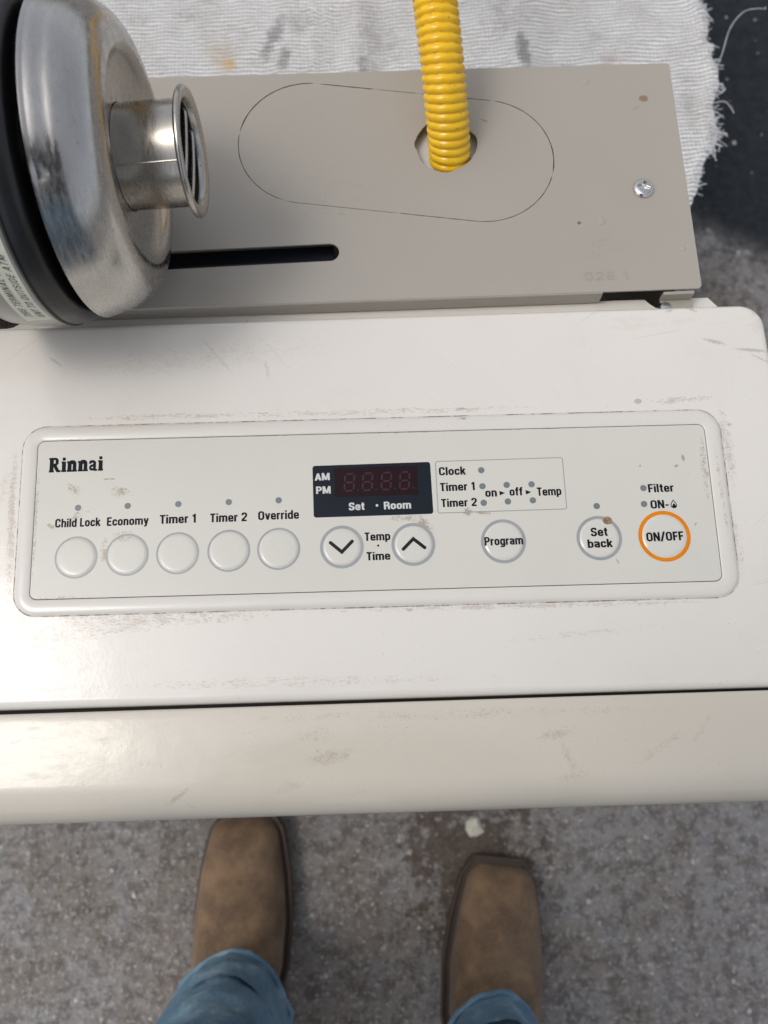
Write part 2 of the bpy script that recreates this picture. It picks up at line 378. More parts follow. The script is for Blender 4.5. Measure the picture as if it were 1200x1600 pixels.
# ---------------------------------------------------------------- lettering: stroke font, cap height 1
W = .185
def B(x0=.085, x1=.40, y0=.085, y1=.655): return [(x0, y0), (x1, y0), (x1, y1), (x0, y1)]
G = {  # glyph: (advance, [(points, radius, closed)], dots)
 'C': (.56, [([(.46, .66), (.46, .915), (.095, .915), (.095, .085), (.46, .085), (.46, .34)], .17, 0)]),
 'h': (.485, [([(.085, 0), (.085, 1)], 0, 0), ([(.085, .45), (.085, .655), (.395, .655), (.395, 0)], .13, 0)]),
 'n': (.485, [([(.085, 0), (.085, .74)], 0, 0), ([(.085, .45), (.085, .655), (.395, .655), (.395, 0)], .13, 0)]),
 'm': (.77, [([(.085, 0), (.085, .74)], 0, 0), ([(.085, .45), (.085, .655), (.385, .655), (.385, 0)], .12, 0), ([(.385, .45), (.385, .655), (.685, .655), (.685, 0)], .12, 0)]),
 'i': (.175, [([(.085, 0), (.085, .74)], 0, 0), ([(.085, .84), (.085, 1)], 0, 0)]),
 'l': (.175, [([(.085, 0), (.085, 1)], 0, 0)]),
 'd': (.485, [(B(), .14, 1), ([(.40, 0), (.40, 1)], 0, 0)]),
 'b': (.485, [(B(), .14, 1), ([(.085, 0), (.085, 1)], 0, 0)]),
 'p': (.485, [(B(), .14, 1), ([(.085, -.22), (.085, .74)], 0, 0)]),
 'g': (.485, [(B(), .14, 1), ([(.40, .74), (.40, -.15), (.09, -.15), (.09, -.06)], .12, 0)]),
 'o': (.485, [(B(), .15, 1)]),
 'c': (.455, [([(.375, .46), (.375, .655), (.085, .655), (.085, .085), (.375, .085), (.375, .28)], .14, 0)]),
 'e': (.475, [([(.10, .36), (.39, .36), (.39, .655), (.085, .655), (.085, .085), (.39, .085), (.39, .22)], [0, 0, .14, .14, .14, .14, 0], 0)]),
 'a': (.475, [([(.09, .53), (.09, .655), (.385, .655), (.385, 0)], .12, 0), ([(.385, .42), (.09, .36), (.09, .085), (.385, .10)], .12, 0)]),
 'k': (.475, [([(.085, 0), (.085, 1)], 0, 0), ([(.12, .28), (.40, .74)], 0, 0), ([(.22, .42), (.41, 0)], 0, 0)]),
 'r': (.31, [([(.085, 0), (.085, .74)], 0, 0), ([(.085, .42), (.085, .65), (.31, .65)], .12, 0)]),
 'y': (.46, [([(.065, .74), (.245, .05)], 0, 0), ([(.405, .74), (.215, -.15), (.06, -.15)], .08, 0)]),
 'v': (.46, [([(.065, .74), (.23, .0)], 0, 0), ([(.395, .74), (.23, .0)], 0, 0)]),
 't': (.31, [([(.15, .95), (.15, .085), (.30, .085)], .10, 0), ([(0, .67), (.30, .67)], 0, 0)]),
 'f': (.31, [([(.32, .915), (.15, .915), (.15, 0)], .10, 0), ([(0, .67), (.30, .67)], 0, 0)]),
 'E': (.46, [([(.09, 0), (.09, 1)], 0, 0), ([(.09, .915), (.45, .915)], 0, 0), ([(.09, .51), (.42, .51)], 0, 0), ([(.09, .085), (.45, .085)], 0, 0)]),
 'F': (.44, [([(.09, 0), (.09, 1)], 0, 0), ([(.09, .915), (.44, .915)], 0, 0), ([(.09, .49), (.40, .49)], 0, 0)]),
 'L': (.43, [([(.09, 1), (.09, .0)], 0, 0), ([(.09, .085), (.42, .085)], 0, 0)]),
 'T': (.48, [([(.24, 0), (.24, 1)], 0, 0), ([(0, .915), (.48, .915)], 0, 0)]),
 'I': (.19, [([(.095, 0), (.095, 1)], 0, 0)]),
 'H': (.54, [([(.09, 0), (.09, 1)], 0, 0), ([(.45, 0), (.45, 1)], 0, 0), ([(.09, .5), (.45, .5)], 0, 0)]),
 'U': (.55, [([(.09, 1), (.09, .085), (.46, .085), (.46, 1)], .17, 0)]),
 'V': (.54, [([(.06, 1), (.27, 0)], 0, 0), ([(.48, 1), (.27, 0)], 0, 0)]),
 'D': (.54, [([(.09, .085), (.45, .085), (.45, .915), (.09, .915)], [0, .2, .2, 0], 1)]),
 'A': (.56, [([(.06, 0), (.28, .96)], 0, 0), ([(.50, 0), (.28, .96)], 0, 0), ([(.13, .27), (.43, .27)], 0, 0)]),
 'M': (.72, [([(.085, 0), (.085, 1)], 0, 0), ([(.635, 0), (.635, 1)], 0, 0), ([(.11, 1), (.36, .06)], 0, 0), ([(.61, 1), (.36, .06)], 0, 0)]),
 'N': (.57, [([(.085, 0), (.085, 1)], 0, 0), ([(.485, 0), (.485, 1)], 0, 0), ([(.10, .97), (.47, .03)], 0, 0)]),
 'O': (.57, [(B(.09, .48, .085, .915), .18, 1)]),
 'P': (.52, [([(.09, 0), (.09, 1)], 0, 0), ([(.09, .915), (.43, .915), (.43, .46), (.09, .46)], [0, .17, .17, 0], 0)]),
 'R': (.55, [([(.09, 0), (.09, 1)], 0, 0), ([(.09, .915), (.44, .915), (.44, .50), (.09, .50)], [0, .17, .17, 0], 0), ([(.32, .50), (.46, .38), (.46, 0)], .08, 0)]),
 'S': (.54, [([(.44, .70), (.44, .915), (.10, .915), (.10, .57), (.45, .44), (.45, .085), (.09, .085), (.09, .31)], .16, 0)]),
 '1': (.36, [([(.24, 0), (.24, 1)], 0, 0), ([(.04, .76), (.24, .84)], 0, 0)]),
 '2': (.53, [([(.10, .68), (.10, .915), (.43, .915), (.43, .58), (.10, .16), (.10, .085), (.48, .085)], [0, .16, .16, .1, 0, 0, 0], 0)]),
 '0': (.53, [(B(.09, .44, .085, .915), .17, 1)]),
 '6': (.53, [(B(.09, .44, .085, .52), .15, 1), ([(.42, .78), (.42, .915), (.09, .915), (.09, .3)], .16, 0)]),
 '-': (.34, [([(.03, .37), (.31, .37)], 0, 0)]),
 '/': (.40, [([(.05, -.06), (.35, 1.05)], 0, 0)]),
 ' ': (.20, []),
}
def ribbon(pts, w, closed):
    pts = [Vector(p) for p in pts]
    q = [pts[0]]
    for p in pts[1:]:
        if (p-q[-1]).length > 1e-6: q.append(p)
    if closed and (q[0]-q[-1]).length < 1e-6: q.pop()
    n = len(q); L = []; R = []
    for i, p in enumerate(q):
        if closed or 0 < i < n-1: a = (p-q[i-1]).normalized(); b = (q[(i+1) % n]-p).normalized()
        elif i == 0: a = b = (q[1]-p).normalized()
        else: a = b = (p-q[-2]).normalized()
        n1 = Vector((-a.y, a.x)); m = (n1+Vector((-b.y, b.x)))
        m = m.normalized() if m.length > 1e-6 else n1
        d = w/2/max(.5, m.dot(n1)); L.append(p+m*d); R.append(p-m*d)
    v = L+R; f = []
    for i in range(n if closed else n-1):
        j = (i+1) % n; f.append((n+i, n+j, j, i))
    return v, f
def layout(s, w=W, glyphs=G, gap=.075):
    """list of (verts2d, faces, layer) and total width"""
    x = 0; out = []; li = 0
    for ch in s:
        g = glyphs[ch]
        for k, st in enumerate(g[1]):
            pts = fillet(st[0], st[1], bool(st[2]), 5) if st[1] else [Vector(p) for p in st[0]]
            v, f = ribbon(pts, st[3] if len(st) > 3 else w, bool(st[2]))
            out.append(([Vector((p.x+x, p.y)) for p in v], f, k))
        x += g[0]+gap
    return out, x-gap
def text(parent, s, x0, x1, base, cap, mat, zf, tilt=-.011, glyphs=G, w=W, name='lettering', stretch=None, gap=.075):
    """flat print from x0 to x1 (mm); zf(x,y) = surface height in metres"""
    lay, wd = layout(s, w, glyphs, gap); sx = (x1-x0)/wd; v = []; f = []
    for pv, pf, k in lay:
        o = len(v)
        for p in pv:
            lx, ly = p.x*sx, p.y*cap
            X = (x0+lx-ly*0)*MM; Y = (base+ly+(lx-(x1-x0)/2)*tilt)*MM
            v.append((X, Y, zf(X, Y)+.00003+k*.00001))
        f += [tuple(i+o for i in q) for q in pf]
    return obj(name, v, f, mat, parent, smooth=False)

# ---------------------------------------------------------------- floor
def make_floor():
    m = M('stained_concrete')
    n1 = m.noise(7, 5, .6, None, .3); n2 = m.noise(55, 6, .75); n3 = m.noise(170, 4, .7)
    c = m.mix(m.ramp(n1, .36, .62), (.33, .290, .255), (.41, .388, .378))
    c = m.mix(m.ramp(n2, .46, .58, 0, .60), c, (.13, .105, .088))
    c = m.mix(m.ramp(m.noise(34, 6, .8), .52, .62, 0, .50), c, (.36, .37, .40))
    c = m.mix(m.ramp(n3, .55, .62, 0, .75), c, (.60, .585, .575))
    c = m.mix(m.ramp(m.noise(200, 4, .7), .58, .66, 0, .55), c, (.07, .056, .046))
    c = m.mix(m.ramp(m.noise(150, 2, .6), .68, .72, 0, .9), c, (.85, .85, .88))
    # earth trodden round the right boot
    c = m.mix(m.math('MULTIPLY', m.spot(.075, -.14, .13, .16, 10, .8, 22, (0, 0), .95), .75), c, (.12, .080, .055))
    # soft-edged dark blue-grey patch of the floor beyond the cloth
    c = m.mix(m.math('MULTIPLY', m.spot(.80, 1.10, .68, .66, 0, 4.0, 7, (0, 0), .5), .97), c, (.014, .020, .028))
    m.set(color=c, rough=m.ramp(n2, .3, .7, .50, .85), spec=.3)
    b = m.bump(n2, 1., .012); b = m.bump(n3, .8, .004, b); m.set(normal=b)
    s = 10.0
    v = [(-s, -s, 0), (s, -s, 0), (s, s, 0), (-s, s, 0)]
    o = obj('floor', v, [(0, 1, 2, 3)], m.m, smooth=False); tag(o, kind='structure')
    # loose grit
    g = simple('grit_stone', (.40, .375, .35), .7, 0, None, .6)
    vs = []; fs = []
    for i in range(5200):
        x = random.uniform(-.75, .75); y = random.choice((random.uniform(-.5, .05), random.uniform(-.5, .05), random.uniform(.4, 1.1)))
        if y > .4 and (x < .3 or random.random() < .75): continue
        r = random.choice((.0006, .001, .0013, .0013, .002, .0028))*random.uniform(.6, 1.4)
        o0 = len(vs)
        for k in range(5):
            a = 2*PI*k/5+random.random(); vs.append((x+math.cos(a)*r*random.uniform(.7, 1.2), y+math.sin(a)*r, .0002))
        vs.append((x+r*.2, y, r*random.uniform(.6, 1.1)))
        for k in range(5): fs.append((o0+k, o0+(k+1) % 5, o0+5))
    tag(obj('loose_grit', vs, fs, g, smooth=False), 'loose pale grit scattered over the stained concrete floor', 'grit', kind='stuff')
    # the one pale chip of stone in front of the right boot
    v, f = stack([[Vector((.085+math.cos(2*PI*k/9)*(.0105-.004*math.sin(2*PI*k/9))*random.uniform(.75, 1.2), -.103+math.sin(2*PI*k/9)*.013*random.uniform(.75, 1.15), .0004)) for k in range(9)],
                  [Vector((.085+math.cos(2*PI*k/9)*.004*random.uniform(.5, 1.2), -.099+math.sin(2*PI*k/9)*.006*random.uniform(.5, 1.2), .007)) for k in range(9)]])
    tag(obj('stone_chip', v, f, simple('pale_stone', (.62, .60, .50), .7, 0, (300, .4, .002)), None, smooth=False, loc=(.085, -.103, 0)),
        'pale cream chip of stone on the floor just ahead of the right boot', 'stone')
make_floor()

# ---------------------------------------------------------------- heater
HEAT = empty('gas_heater', (HO[0], HO[1], 0), 'white gas wall heater with control panel on top and grey box along its back', 'heater')
SL = -.0165
ZT = H
def rounded_slab(loop, ztop, depth, r, seg=6):
    rings = [ring3(loop, ztop-depth)]
    for k in range(seg+1):
        a = PI/2*k/seg; rings.append(ring3(inset(loop, r*(1-math.cos(a))), ztop-r+r*math.sin(a)))
    return stack(rings, True, False)
XL = -460
def make_cabinet():
    # top sheet: from the seam to the back edge, rounded rim
    out = fillet(quad(XL, 214.6, 17.6, 225.5, SL, SL), [.0055, .0055, .0135, .0135], True, 8)
    # drop the near seam edge straighter: small radius all round
    v, f = rounded_slab(out, ZT, .030, .0042)
    obj('top_panel', v, f, MAT_TOP, HEAT, angle=50)
    # front cover: profile swept along x
    prof = []
    y0 = 15.9
    prof += [(y0, -30), (y0, -2.2)]
    for k in range(5): a = PI/2*k/4; prof.append((y0-1.4*(1-math.cos(a)), -2.2+1.4*math.sin(a)))
    # gentle crown then the rolled nose
    R = 19.0; yf = -37.6
    for k in range(1, 9): t = k/9; prof.append((y0-1.4+(yf+R-(y0-1.4))*t, -.8+.2*math.sin(PI*t)-.6*t*t))
    for k in range(15): a = PI/2*k/14; prof.append((yf+R-R*math.sin(a), -1.4-R+R*math.cos(a)))
    prof += [(yf-.3, -60), (yf-.6, -180), (yf, -430)]
    xs = [XL, -300, -150, 0, 120, 213.4]
    vs = []; fs = []
    for x in xs:
        for (y, z) in prof: vs.append((x*MM, (y+SL*.9*x)*MM, ZT+z*MM))
    n = len(prof)
    for i in range(len(xs)-1):
        for k in range(n-1): a = i*n+k; fs.append((a, a+1, a+n+1, a+n))
    fs.append(tuple(range(n-1, -1, -1))); fs.append(tuple((len(xs)-1)*n+k for k in range(n)))
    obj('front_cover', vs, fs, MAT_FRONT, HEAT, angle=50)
    # body below
    v, f = box_vf(-.457, .211, -.030, .2215, .03, ZT-.0305)
    obj('cabinet_body', v, f, MAT_TOP, HEAT, smooth=False)
    v, f = box_vf(-.44, .195, -.015, .21, .0, .03)
    obj('plinth', v, f, MAT_DARK, HEAT, smooth=False)
    # thin dark strip seen down the seam
    v, f = box_vf(-.455, .209, .010, .026, ZT-.0304, ZT-.012)
    obj('seam_strip', v, f, MAT_DARK, HEAT, smooth=False)
make_cabinet()

def make_rear():
    zf = ZT-.0125
    # white flange of the cabinet back with the screw notch
    def fy(x, y): return Vector((x, y+SL*x))*MM
    lp = [fy(XL, 221), fy(196, 221), fy(196, 229), fy(190, 236.2), fy(174, 236.2), fy(171, 233.0), fy(168, 230.8), fy(160, 230.8), fy(157, 233.0), fy(154, 236.2), fy(XL, 236.2)]
    v, f = curve_fill([lp], zf, .0012); obj('rear_flange', v, f, MAT_TOP, HEAT, smooth=False)
    # grey back plate
    def q(x, y): return Vector((x, y))*MM
    yb = lambda x: 386.2-.0225*x
    yf = lambda x: 234.9-.0123*x
    outer = fillet([q(-430, yf(-430)), q(182.5, yf(182.5)), q(183.3, yb(183.3)), q(-430, yb(-430))], [.0005, .0022, .0018, .0005], True, 5)
    # slot
    slot = fillet([q(-330, 258.2), q(-18.4, 260.4), q(-18.4, 271.4), q(-330, 271.4)], [.001, .0054, .0054, .001], True, 8)
    # rough cut hole round the hose
    hole = []
    for k in range(40):
        a = 2*PI*k/40; r = 17.6+.4*math.sin(3*a+1)+.3*math.sin(7*a)
        if 2.95 < a < 3.25: r += .7
        if a > 5.9 or a < .35: r += .8
        hole.append(q(46.0+math.cos(a)*r, 332.3+math.sin(a)*r))
    # stadium shaped knock-out, cut in arcs between tabs
    Lc = Vector((-34.5, 339.0)); Rc = Vector((67.5, 321.5)); rad = 40.8
    ax = (Rc-Lc).normalized(); nn = Vector((-ax.y, ax.x)); path = []
    for k in range(41): a = PI/2+PI*k/40; path.append(Lc+rad*(ax*math.cos(a)+nn*math.sin(a)))
    L2 = (Rc-Lc).length
    for k in range(1, 40): path.append(Lc-nn*rad+ax*L2*k/40)
    for k in range(41): a = -PI/2+PI*k/40; path.append(Rc+rad*(ax*math.cos(a)+nn*math.sin(a)))
    for k in range(1, 40): path.append(Rc+nn*rad-ax*L2*k/40)
    N = len(path)
    widths = {}
    segs = [(1, 19, .68), (20, 37, .42), (38, 62, .30), (63, 98, .42), (99, 119, .60), (120, 136, .45), (137, 146, .36), (147, 159, .62), (160, 161, .4), (141, 141, .1)]
    slits = []
    for a, b, wd in segs:
        if b-a < 2: continue
        ps = [path[i % N].copy() for i in range(a, b+1)]; Lp = []; Rp = []
        ps[0] -= (ps[1]-ps[0]).normalized()*.9; ps[-1] += (ps[-1]-ps[-2]).normalized()*.9
        for i, p in enumerate(ps):
            t = (ps[min(i+1, len(ps)-1)]-ps[max(i-1, 0)]).normalized(); nr = Vector((-t.y, t.x))
            ww = wd/2*(.25 if i in (0, len(ps)-1) else 1)*(1+.2*math.sin(i*1.7))
            Lp.append(p+nr*ww); Rp.append(p-nr*ww)
        slits.append([x*MM for x in Lp+Rp[::-1]])
    v, f = curve_fill([outer, slot, hole]+slits, ZT-.0001, .0011)
    plate = obj('rear_plate', v, f, MAT_PLATE, HEAT, smooth=False)
    # folded front lip, ends before the right corner
    lipv = []; lipf = []
    def yl(x): return yf(x)*MM
    xs = [-430, -200, 0, 127.5]
    for x in xs:
        for (dy, dz) in ((.0, -.0003), (-.0007, -.0008), (-.0009, -.0018), (-.0009, -.0108), (.0004, -.0108), (.0004, -.0014)):
            lipv.append((x*MM, yl(x)+dy, ZT+dz))
    for i in range(3):
        for k in range(6):
            a = i*6+k; b = i*6+(k+1) % 6; lipf.append((a, b, b+6, a+6))
    lipv += [(.1305, yl(130)-.0007, ZT-.0018), (.1305, yl(130)-.0, ZT-.0006)]
    lipf.append((18, 19, 20, 21, 22, 23)); obj('front_lip', lipv, lipf, MAT_PLATE, plate, angle=30)
    # small bent bracket at the right corner
    v, f = join(box_vf(.1615, .1785, .2305, .2322, ZT-.0095, ZT-.0016), box_vf(.1615, .1795, .2250, .2304, ZT-.0096, ZT-.0086))
    obj('corner_bracket', v, f, MAT_PLATE, plate, smooth=False)
    # emboss and weld dimples
    for (x, y, r) in ((132.2, 371.9, 2.1), (131.5, 277.7, 2.4), (175.5, 257.8, 1.5), (-42, 383.5, 0)):
        if r == 0: continue
        rings = [[Vector((x+math.cos(2*PI*i/18)*r*k, y+math.sin(2*PI*i/18)*r*k, 0))*MM+Vector((0, 0, ZT+.0000+h)) for i in range(18)] for k, h in ((1, .00001), (.75, .00022), (.4, .00032), (.1, .00034))]
        v, f = stack(rings); obj('weld_dimple', v, f, MAT_PLATE, plate, angle=180)
    text(plate, '026 1', 118, 143, 240.5, 5.2, MAT_PLATE_STAMP, lambda X, Y: ZT+.00008, w=.12, name='stamped_number', gap=.12)
    # pan head screw
    sc = []
    cx, cy = .1575, .2971
    prof = [(.0057, -.0003), (.0060, .0005), (.0057, .0012), (.0048, .0019), (.0036, .0022)]
    rings = [[Vector((cx+math.cos(2*PI*i/36)*r, cy+math.sin(2*PI*i/36)*r, ZT+h)) for i in range(36)] for r, h in prof]
    for rr, h in ((1.0, .0022), (.93, .0006), (.3, .0001)):
        ring = []
        for i in range(36):
            a = 2*PI*i/36+.3; star = .0021+.0009*math.cos(4*a)+.0002*math.cos(8*a)
            ring.append(Vector((cx+math.cos(a-.3)*star*rr*1.35, cy+math.sin(a-.3)*star*rr*1.35, ZT+h)))
        rings.append(ring)
    v, f = stack(rings); obj('screw', v, f, MAT_STEEL, plate, angle=40)
    v, f = stack([[Vector((.1640+math.cos(2*PI*i/20)*r, .2262+math.sin(2*PI*i/20)*r, ZT-.0112+h)) for i in range(20)] for r, h in ((.0042, 0), (.0042, .002), (.003, .0034), (.001, .0037))])
    obj('screw', v, f, MAT_STEEL, HEAT, angle=40)
    # box under the plate
    yb0 = .3835
    v, f = join(box_vf(-.428, .175, .2400, .2412, .03, ZT-.045), box_vf(-.428, .175, yb0-.004, yb0-.003, .03, ZT-.0014),
                box_vf(.1738, .1750, .2413, yb0-.0041, .03, ZT-.0014), box_vf(-.428, .175, .2413, yb0-.0041, .028, .0298))
    obj('rear_box', v, f, MAT_PLATE, HEAT, smooth=False)
    v, f = join(box_vf(-.42, -.022, .2520, .2770, ZT-.0160, ZT-.0120), box_vf(-.42, -.030, .2640, .2660, ZT-.0119, ZT-.0085))
    obj('inner_rail', v, f, MAT_RAIL, HEAT, angle=30)
    v, f = box_vf(.012, .082, .304, .376, ZT-.0085, ZT-.0072)
    obj('inner_bracket', v, f, MAT_INNER, HEAT, smooth=False)
MAT_PLATE_STAMP = simple('stamped_paint', (.37, .335, .29), .4)
def steel(name, col, rough, aniso=0, stain=None, scale=1):
    m = M(name)
    n = m.noise(25*scale, 5, .65); st = m.noise(160, 4, .7, m.mapping((0, 0, 0), 0, (.25, 1, 1)))
    c = m.mix(m.ramp(n, .35, .7), tuple(x*.86 for x in col), col)
    if stain: c = m.mix(m.ramp(m.noise(18, 6, .72, None, .6), .46, .66, 0, .75), c, stain)
    c = m.mix(m.ramp(m.noise(700, 1), .74, .78, 0, .6), c, (.05, .045, .04))
    m.set(color=c, metal=1., rough=m.ramp(st, .3, .75, rough, rough+.16))
    b = m.bump(m.noise(30, 2, .4), .05, .002); b = m.bump(st, .03, .0004, b); m.set(normal=b)
    return m.m
MAT_STEEL = steel('bright_steel', (.70, .69, .67), .16)
make_rear()

mj_ = M('grimy_joint'); MAT_JOINT = mj_.set(color=mj_.mix(mj_.ramp(mj_.noise(120, 5, .75), .42, .60), (.60, .56, .51), (.20, .15, .10)), rough=.6).m
# control panel -----------------------------------------------------------
SF = -.0205
def fp(x, y): return Vector((x, y))*MM
FACEQ = [fp(-182.8, 74.9), fp(170.2, 67.9), fp(172.3, 152.6), fp(-182.8, 160.6)]
def make_panel():
    outer = fillet([fp(-190.6, 67.3), fp(178.2, 60.2), fp(180.4, 160.2), fp(-190.4, 168.4)], .0118, True, 9)
    face = fillet(FACEQ, .0040, True, 9)
    zb = ZT
    rings = [ring3(outer, zb-.0010), ring3(outer, zb+.0001)]
    n = len(outer)
    def lerp(t, z): return [Vector((a.x+(b.x-a.x)*t, a.y+(b.y-a.y)*t, z)) for a, b in zip(outer, face)]
    rings += [ring3(inset(outer, -.0003), zb+.0002)]
    for t, z in ((.0, .0003), (.03, .0006), (.09, .0009), (.2, .00115), (.38, .0013), (.62, .0013), (.85, .0011), (.965, .00095), (1.0, .0008), (1.0, .0001)):
        rings.append(lerp(t, zb+z))
    v, f = stack(rings, False); obj('bezel', v, f, MAT_BEZEL, HEAT, angle=60)
    v, f = stack([ring3(inset(outer, -.0009), zb+.00005), ring3(inset(outer, -.00032), zb+.00016), ring3(inset(outer, .0001), zb+.00018)], False)
    obj('bezel_joint', v, f, MAT_JOINT, HEAT, smooth=False)
    # dark hairline between bezel and film
    gr = [ring3(inset(face, .00001), zb+.0003), ring3(inset(face, .0006), zb+.0003)]
    v, f = stack(gr, False); obj('panel_groove', v, f, MAT_DARK, HEAT, smooth=False)
    fi = inset(face, .00036)
    v, f = stack([ring3(fi, zb+.0001), ring3(fi, zb+.00085), ring3(inset(fi, .00015), zb+.0010)], True)
    plate = obj('faceplate', v, f, MAT_FACE, HEAT, angle=30)
    return plate
FACE = make_panel()
ZF = ZT+.0010
flat = lambda X, Y: ZF
BUT = [(-159.6, 96.1, 11.1, 1.0), (-133.2, 96.2, 11.1, 1.0), (-107.2, 95.8, 11.1, 1.0), (-80.8, 95.8, 11.1, 1.1), (-55.1, 95.6, 11.1, 1.1),
       (-22.5, 95.0, 11.3, 1.75), (14.3, 94.6, 11.3, 1.75), (60.7, 94.0, 11.6, 1.75), (110.0, 93.3, 11.7, 1.75), (143.5, 92.7, 13.4, 2.1)]
def dome_h(d, r):
    if d >= r: return 0
    t = (r-d)/(r*.15); t = min(1, t); return .00042*math.sin(t*PI/2)**1.0 + .00006*(1-(d/r)**2)
def make_button(i, cx, cy, R, wd):
    r = (R-wd*.92)*MM; cx *= MM; cy *= MM
    rings = []
    for k in (1.0, .98, .96, .94, .92, .90, .88, .85, .6, .3, .08):
        rings.append([Vector((cx+math.cos(2*PI*a/48)*r*k, cy+math.sin(2*PI*a/48)*r*k, ZF+.00002+dome_h(r*k, r))) for a in range(48)])
    v, f = stack(rings)
    b = obj('button', v, f, MAT_BUTTON, HEAT, angle=180)
    # printed ring round the dome
    v, f = stack([[Vector((cx+math.cos(2*PI*a/72)*q, cy+math.sin(2*PI*a/72)*q, ZF+.00004)) for a in range(72)] for q in (R*MM, (R-wd)*MM)], False)
    ring = obj('button_ring', v, f, MAT_ORANGE if i == 9 else MAT_GREYINK, b, smooth=False)
    zf = lambda X, Y: ZF+.00009+dome_h(math.hypot(X-cx, Y-cy), r)
    return b, zf
BTS = [make_button(i, *b) for i, b in enumerate(BUT)]
for (b, zf), lab in zip(BTS, ('blank round button below the words Child Lock', 'blank round button below the word Economy', 'blank round button below the words Timer 1',
        'blank round button below the words Timer 2', 'blank round button below the word Override', 'round button with a black downward arrow', 'round button with a black upward arrow',
        'round button printed Program', 'round button printed Set back', 'larger round button with an orange ring printed ON/OFF')):
    b['label'] = lab
def flat_stroke(parent, name, pts, w, mat, zf, round_ends=True, z=.00003):
    v, f = ribbon([Vector(p) for p in pts], w, False)
    V = [(p.x*MM, p.y*MM, zf(p.x*MM, p.y*MM)+z) for p in v]
    vf = (V, f)
    if round_ends:
        ends = [disc(e[0]*MM, e[1]*MM, w/2*MM, zf(e[0]*MM, e[1]*MM)+z+.00001, 14) for e in (pts[0], pts[-1])]
        vf = join(vf, *ends)
    return obj(name, vf[0], vf[1], mat, parent, smooth=False)
b, zf = BTS[5]; flat_stroke(b, 'arrow_mark', [(-28.3, 97.4), (-22.6, 92.2), (-17.1, 97.6)], 1.75, MAT_CHEV, zf)
b, zf = BTS[6]; flat_stroke(b, 'arrow_mark', [(9.0, 92.2), (14.4, 97.4), (20.0, 92.5)], 1.75, MAT_CHEV, zf)
WORDS = [
 ('Child Lock', -171.3, -147.7, 112.3, 4.6), ('Economy', -144.3, -122.7, 111.9, 4.6), ('Timer 1', -116.7, -97.8, 111.7, 4.7),
 ('Timer 2', -90.5, -71.2, 111.2, 4.7), ('Override', -65.5, -44.3, 111.2, 4.7), ('Temp', -10.6, 2.6, 97.5, 4.4), ('Time', -10.0, 2.1, 87.2, 4.35),
 ('Clock', 29.8, 43.8, 130.8, 4.5), ('Timer 1', 29.9, 48.2, 122.1, 4.5), ('Timer 2', 30.0, 48.6, 113.5, 4.4), ('on', 53.3, 59.3, 118.0, 4.5),
 ('off', 66.0, 72.7, 118.0, 4.5), ('Temp', 80.3, 92.9, 117.2, 4.5), ('Filter', 138.2, 151.5, 116.2, 4.5), ('ON-', 138.4, 147.9, 107.5, 4.45)]
for s, a, b_, y, c in WORDS: text(FACE, s, a, b_, y, c, MAT_INK, flat)
text(BTS[7][0], 'Program', 50.9, 70.7, 91.9, 4.5, MAT_INK, BTS[7][1])
text(BTS[8][0], 'Set', 105.8, 114.4, 94.2, 4.5, MAT_INK, BTS[8][1])
text(BTS[8][0], 'back', 103.6, 116.3, 88.2, 4.4, MAT_INK, BTS[8][1])
text(BTS[9][0], 'ON/OFF', 134.0, 153.0, 90.1, 4.65, MAT_INK, BTS[9][1])
# maker's word mark, heavy slab serif
sb, tb = .32, .14
def stemslab(x, y1): return [([(x, 0), (x, y1)], 0, 0, sb), ([(x-.20, .05), (x+.20, .05)], 0, 0, tb)]
def arch(x): return stemslab(x, .72)+[([(x-.22, .67), (x, .67)], 0, 0, tb), ([(x, .45), (x+.05, .66), (x+.40, .66), (x+.40, 0)], .14, 0, sb*.9), ([(x+.21, .05), (x+.60, .05)], 0, 0, tb)]
SER = {
 'R': (1.0, stemslab(.25, 1)+[([(.03, .95), (.5, .95)], 0, 0, tb), ([(.25, .94), (.72, .94), (.72, .52), (.25, .52)], [0, .2, .2, 0], 0, .17), ([(.66, .90), (.68, .56)], 0, 0, .24), ([(.46, .52), (.76, .05)], 0, 0, .25), ([(.66, .05), (.98, .05)], 0, 0, tb)]),
 'i': (.40, stemslab(.20, .72)+[([(.0, .67), (.2, .67)], 0, 0, tb), ([(.08, .90), (.32, .90)], 0, 0, .22)]),
 'n': (.84, arch(.22)),
 'a': (.72, [([(.12, .50), (.12, .66), (.46, .66), (.46, 0)], .12, 0, .19), ([(.46, .42), (.13, .32), (.13, .08), (.46, .12)], .12, 0, .17), ([(.46, .05), (.68, .05)], 0, 0, tb), ([(.47, .65), (.47, .02)], 0, 0, .22)]),
}
text(FACE, 'Rinnai', -176.4, -147.4, 142.6, 7.8, MAT_INK, flat, glyphs=SER, gap=.03)
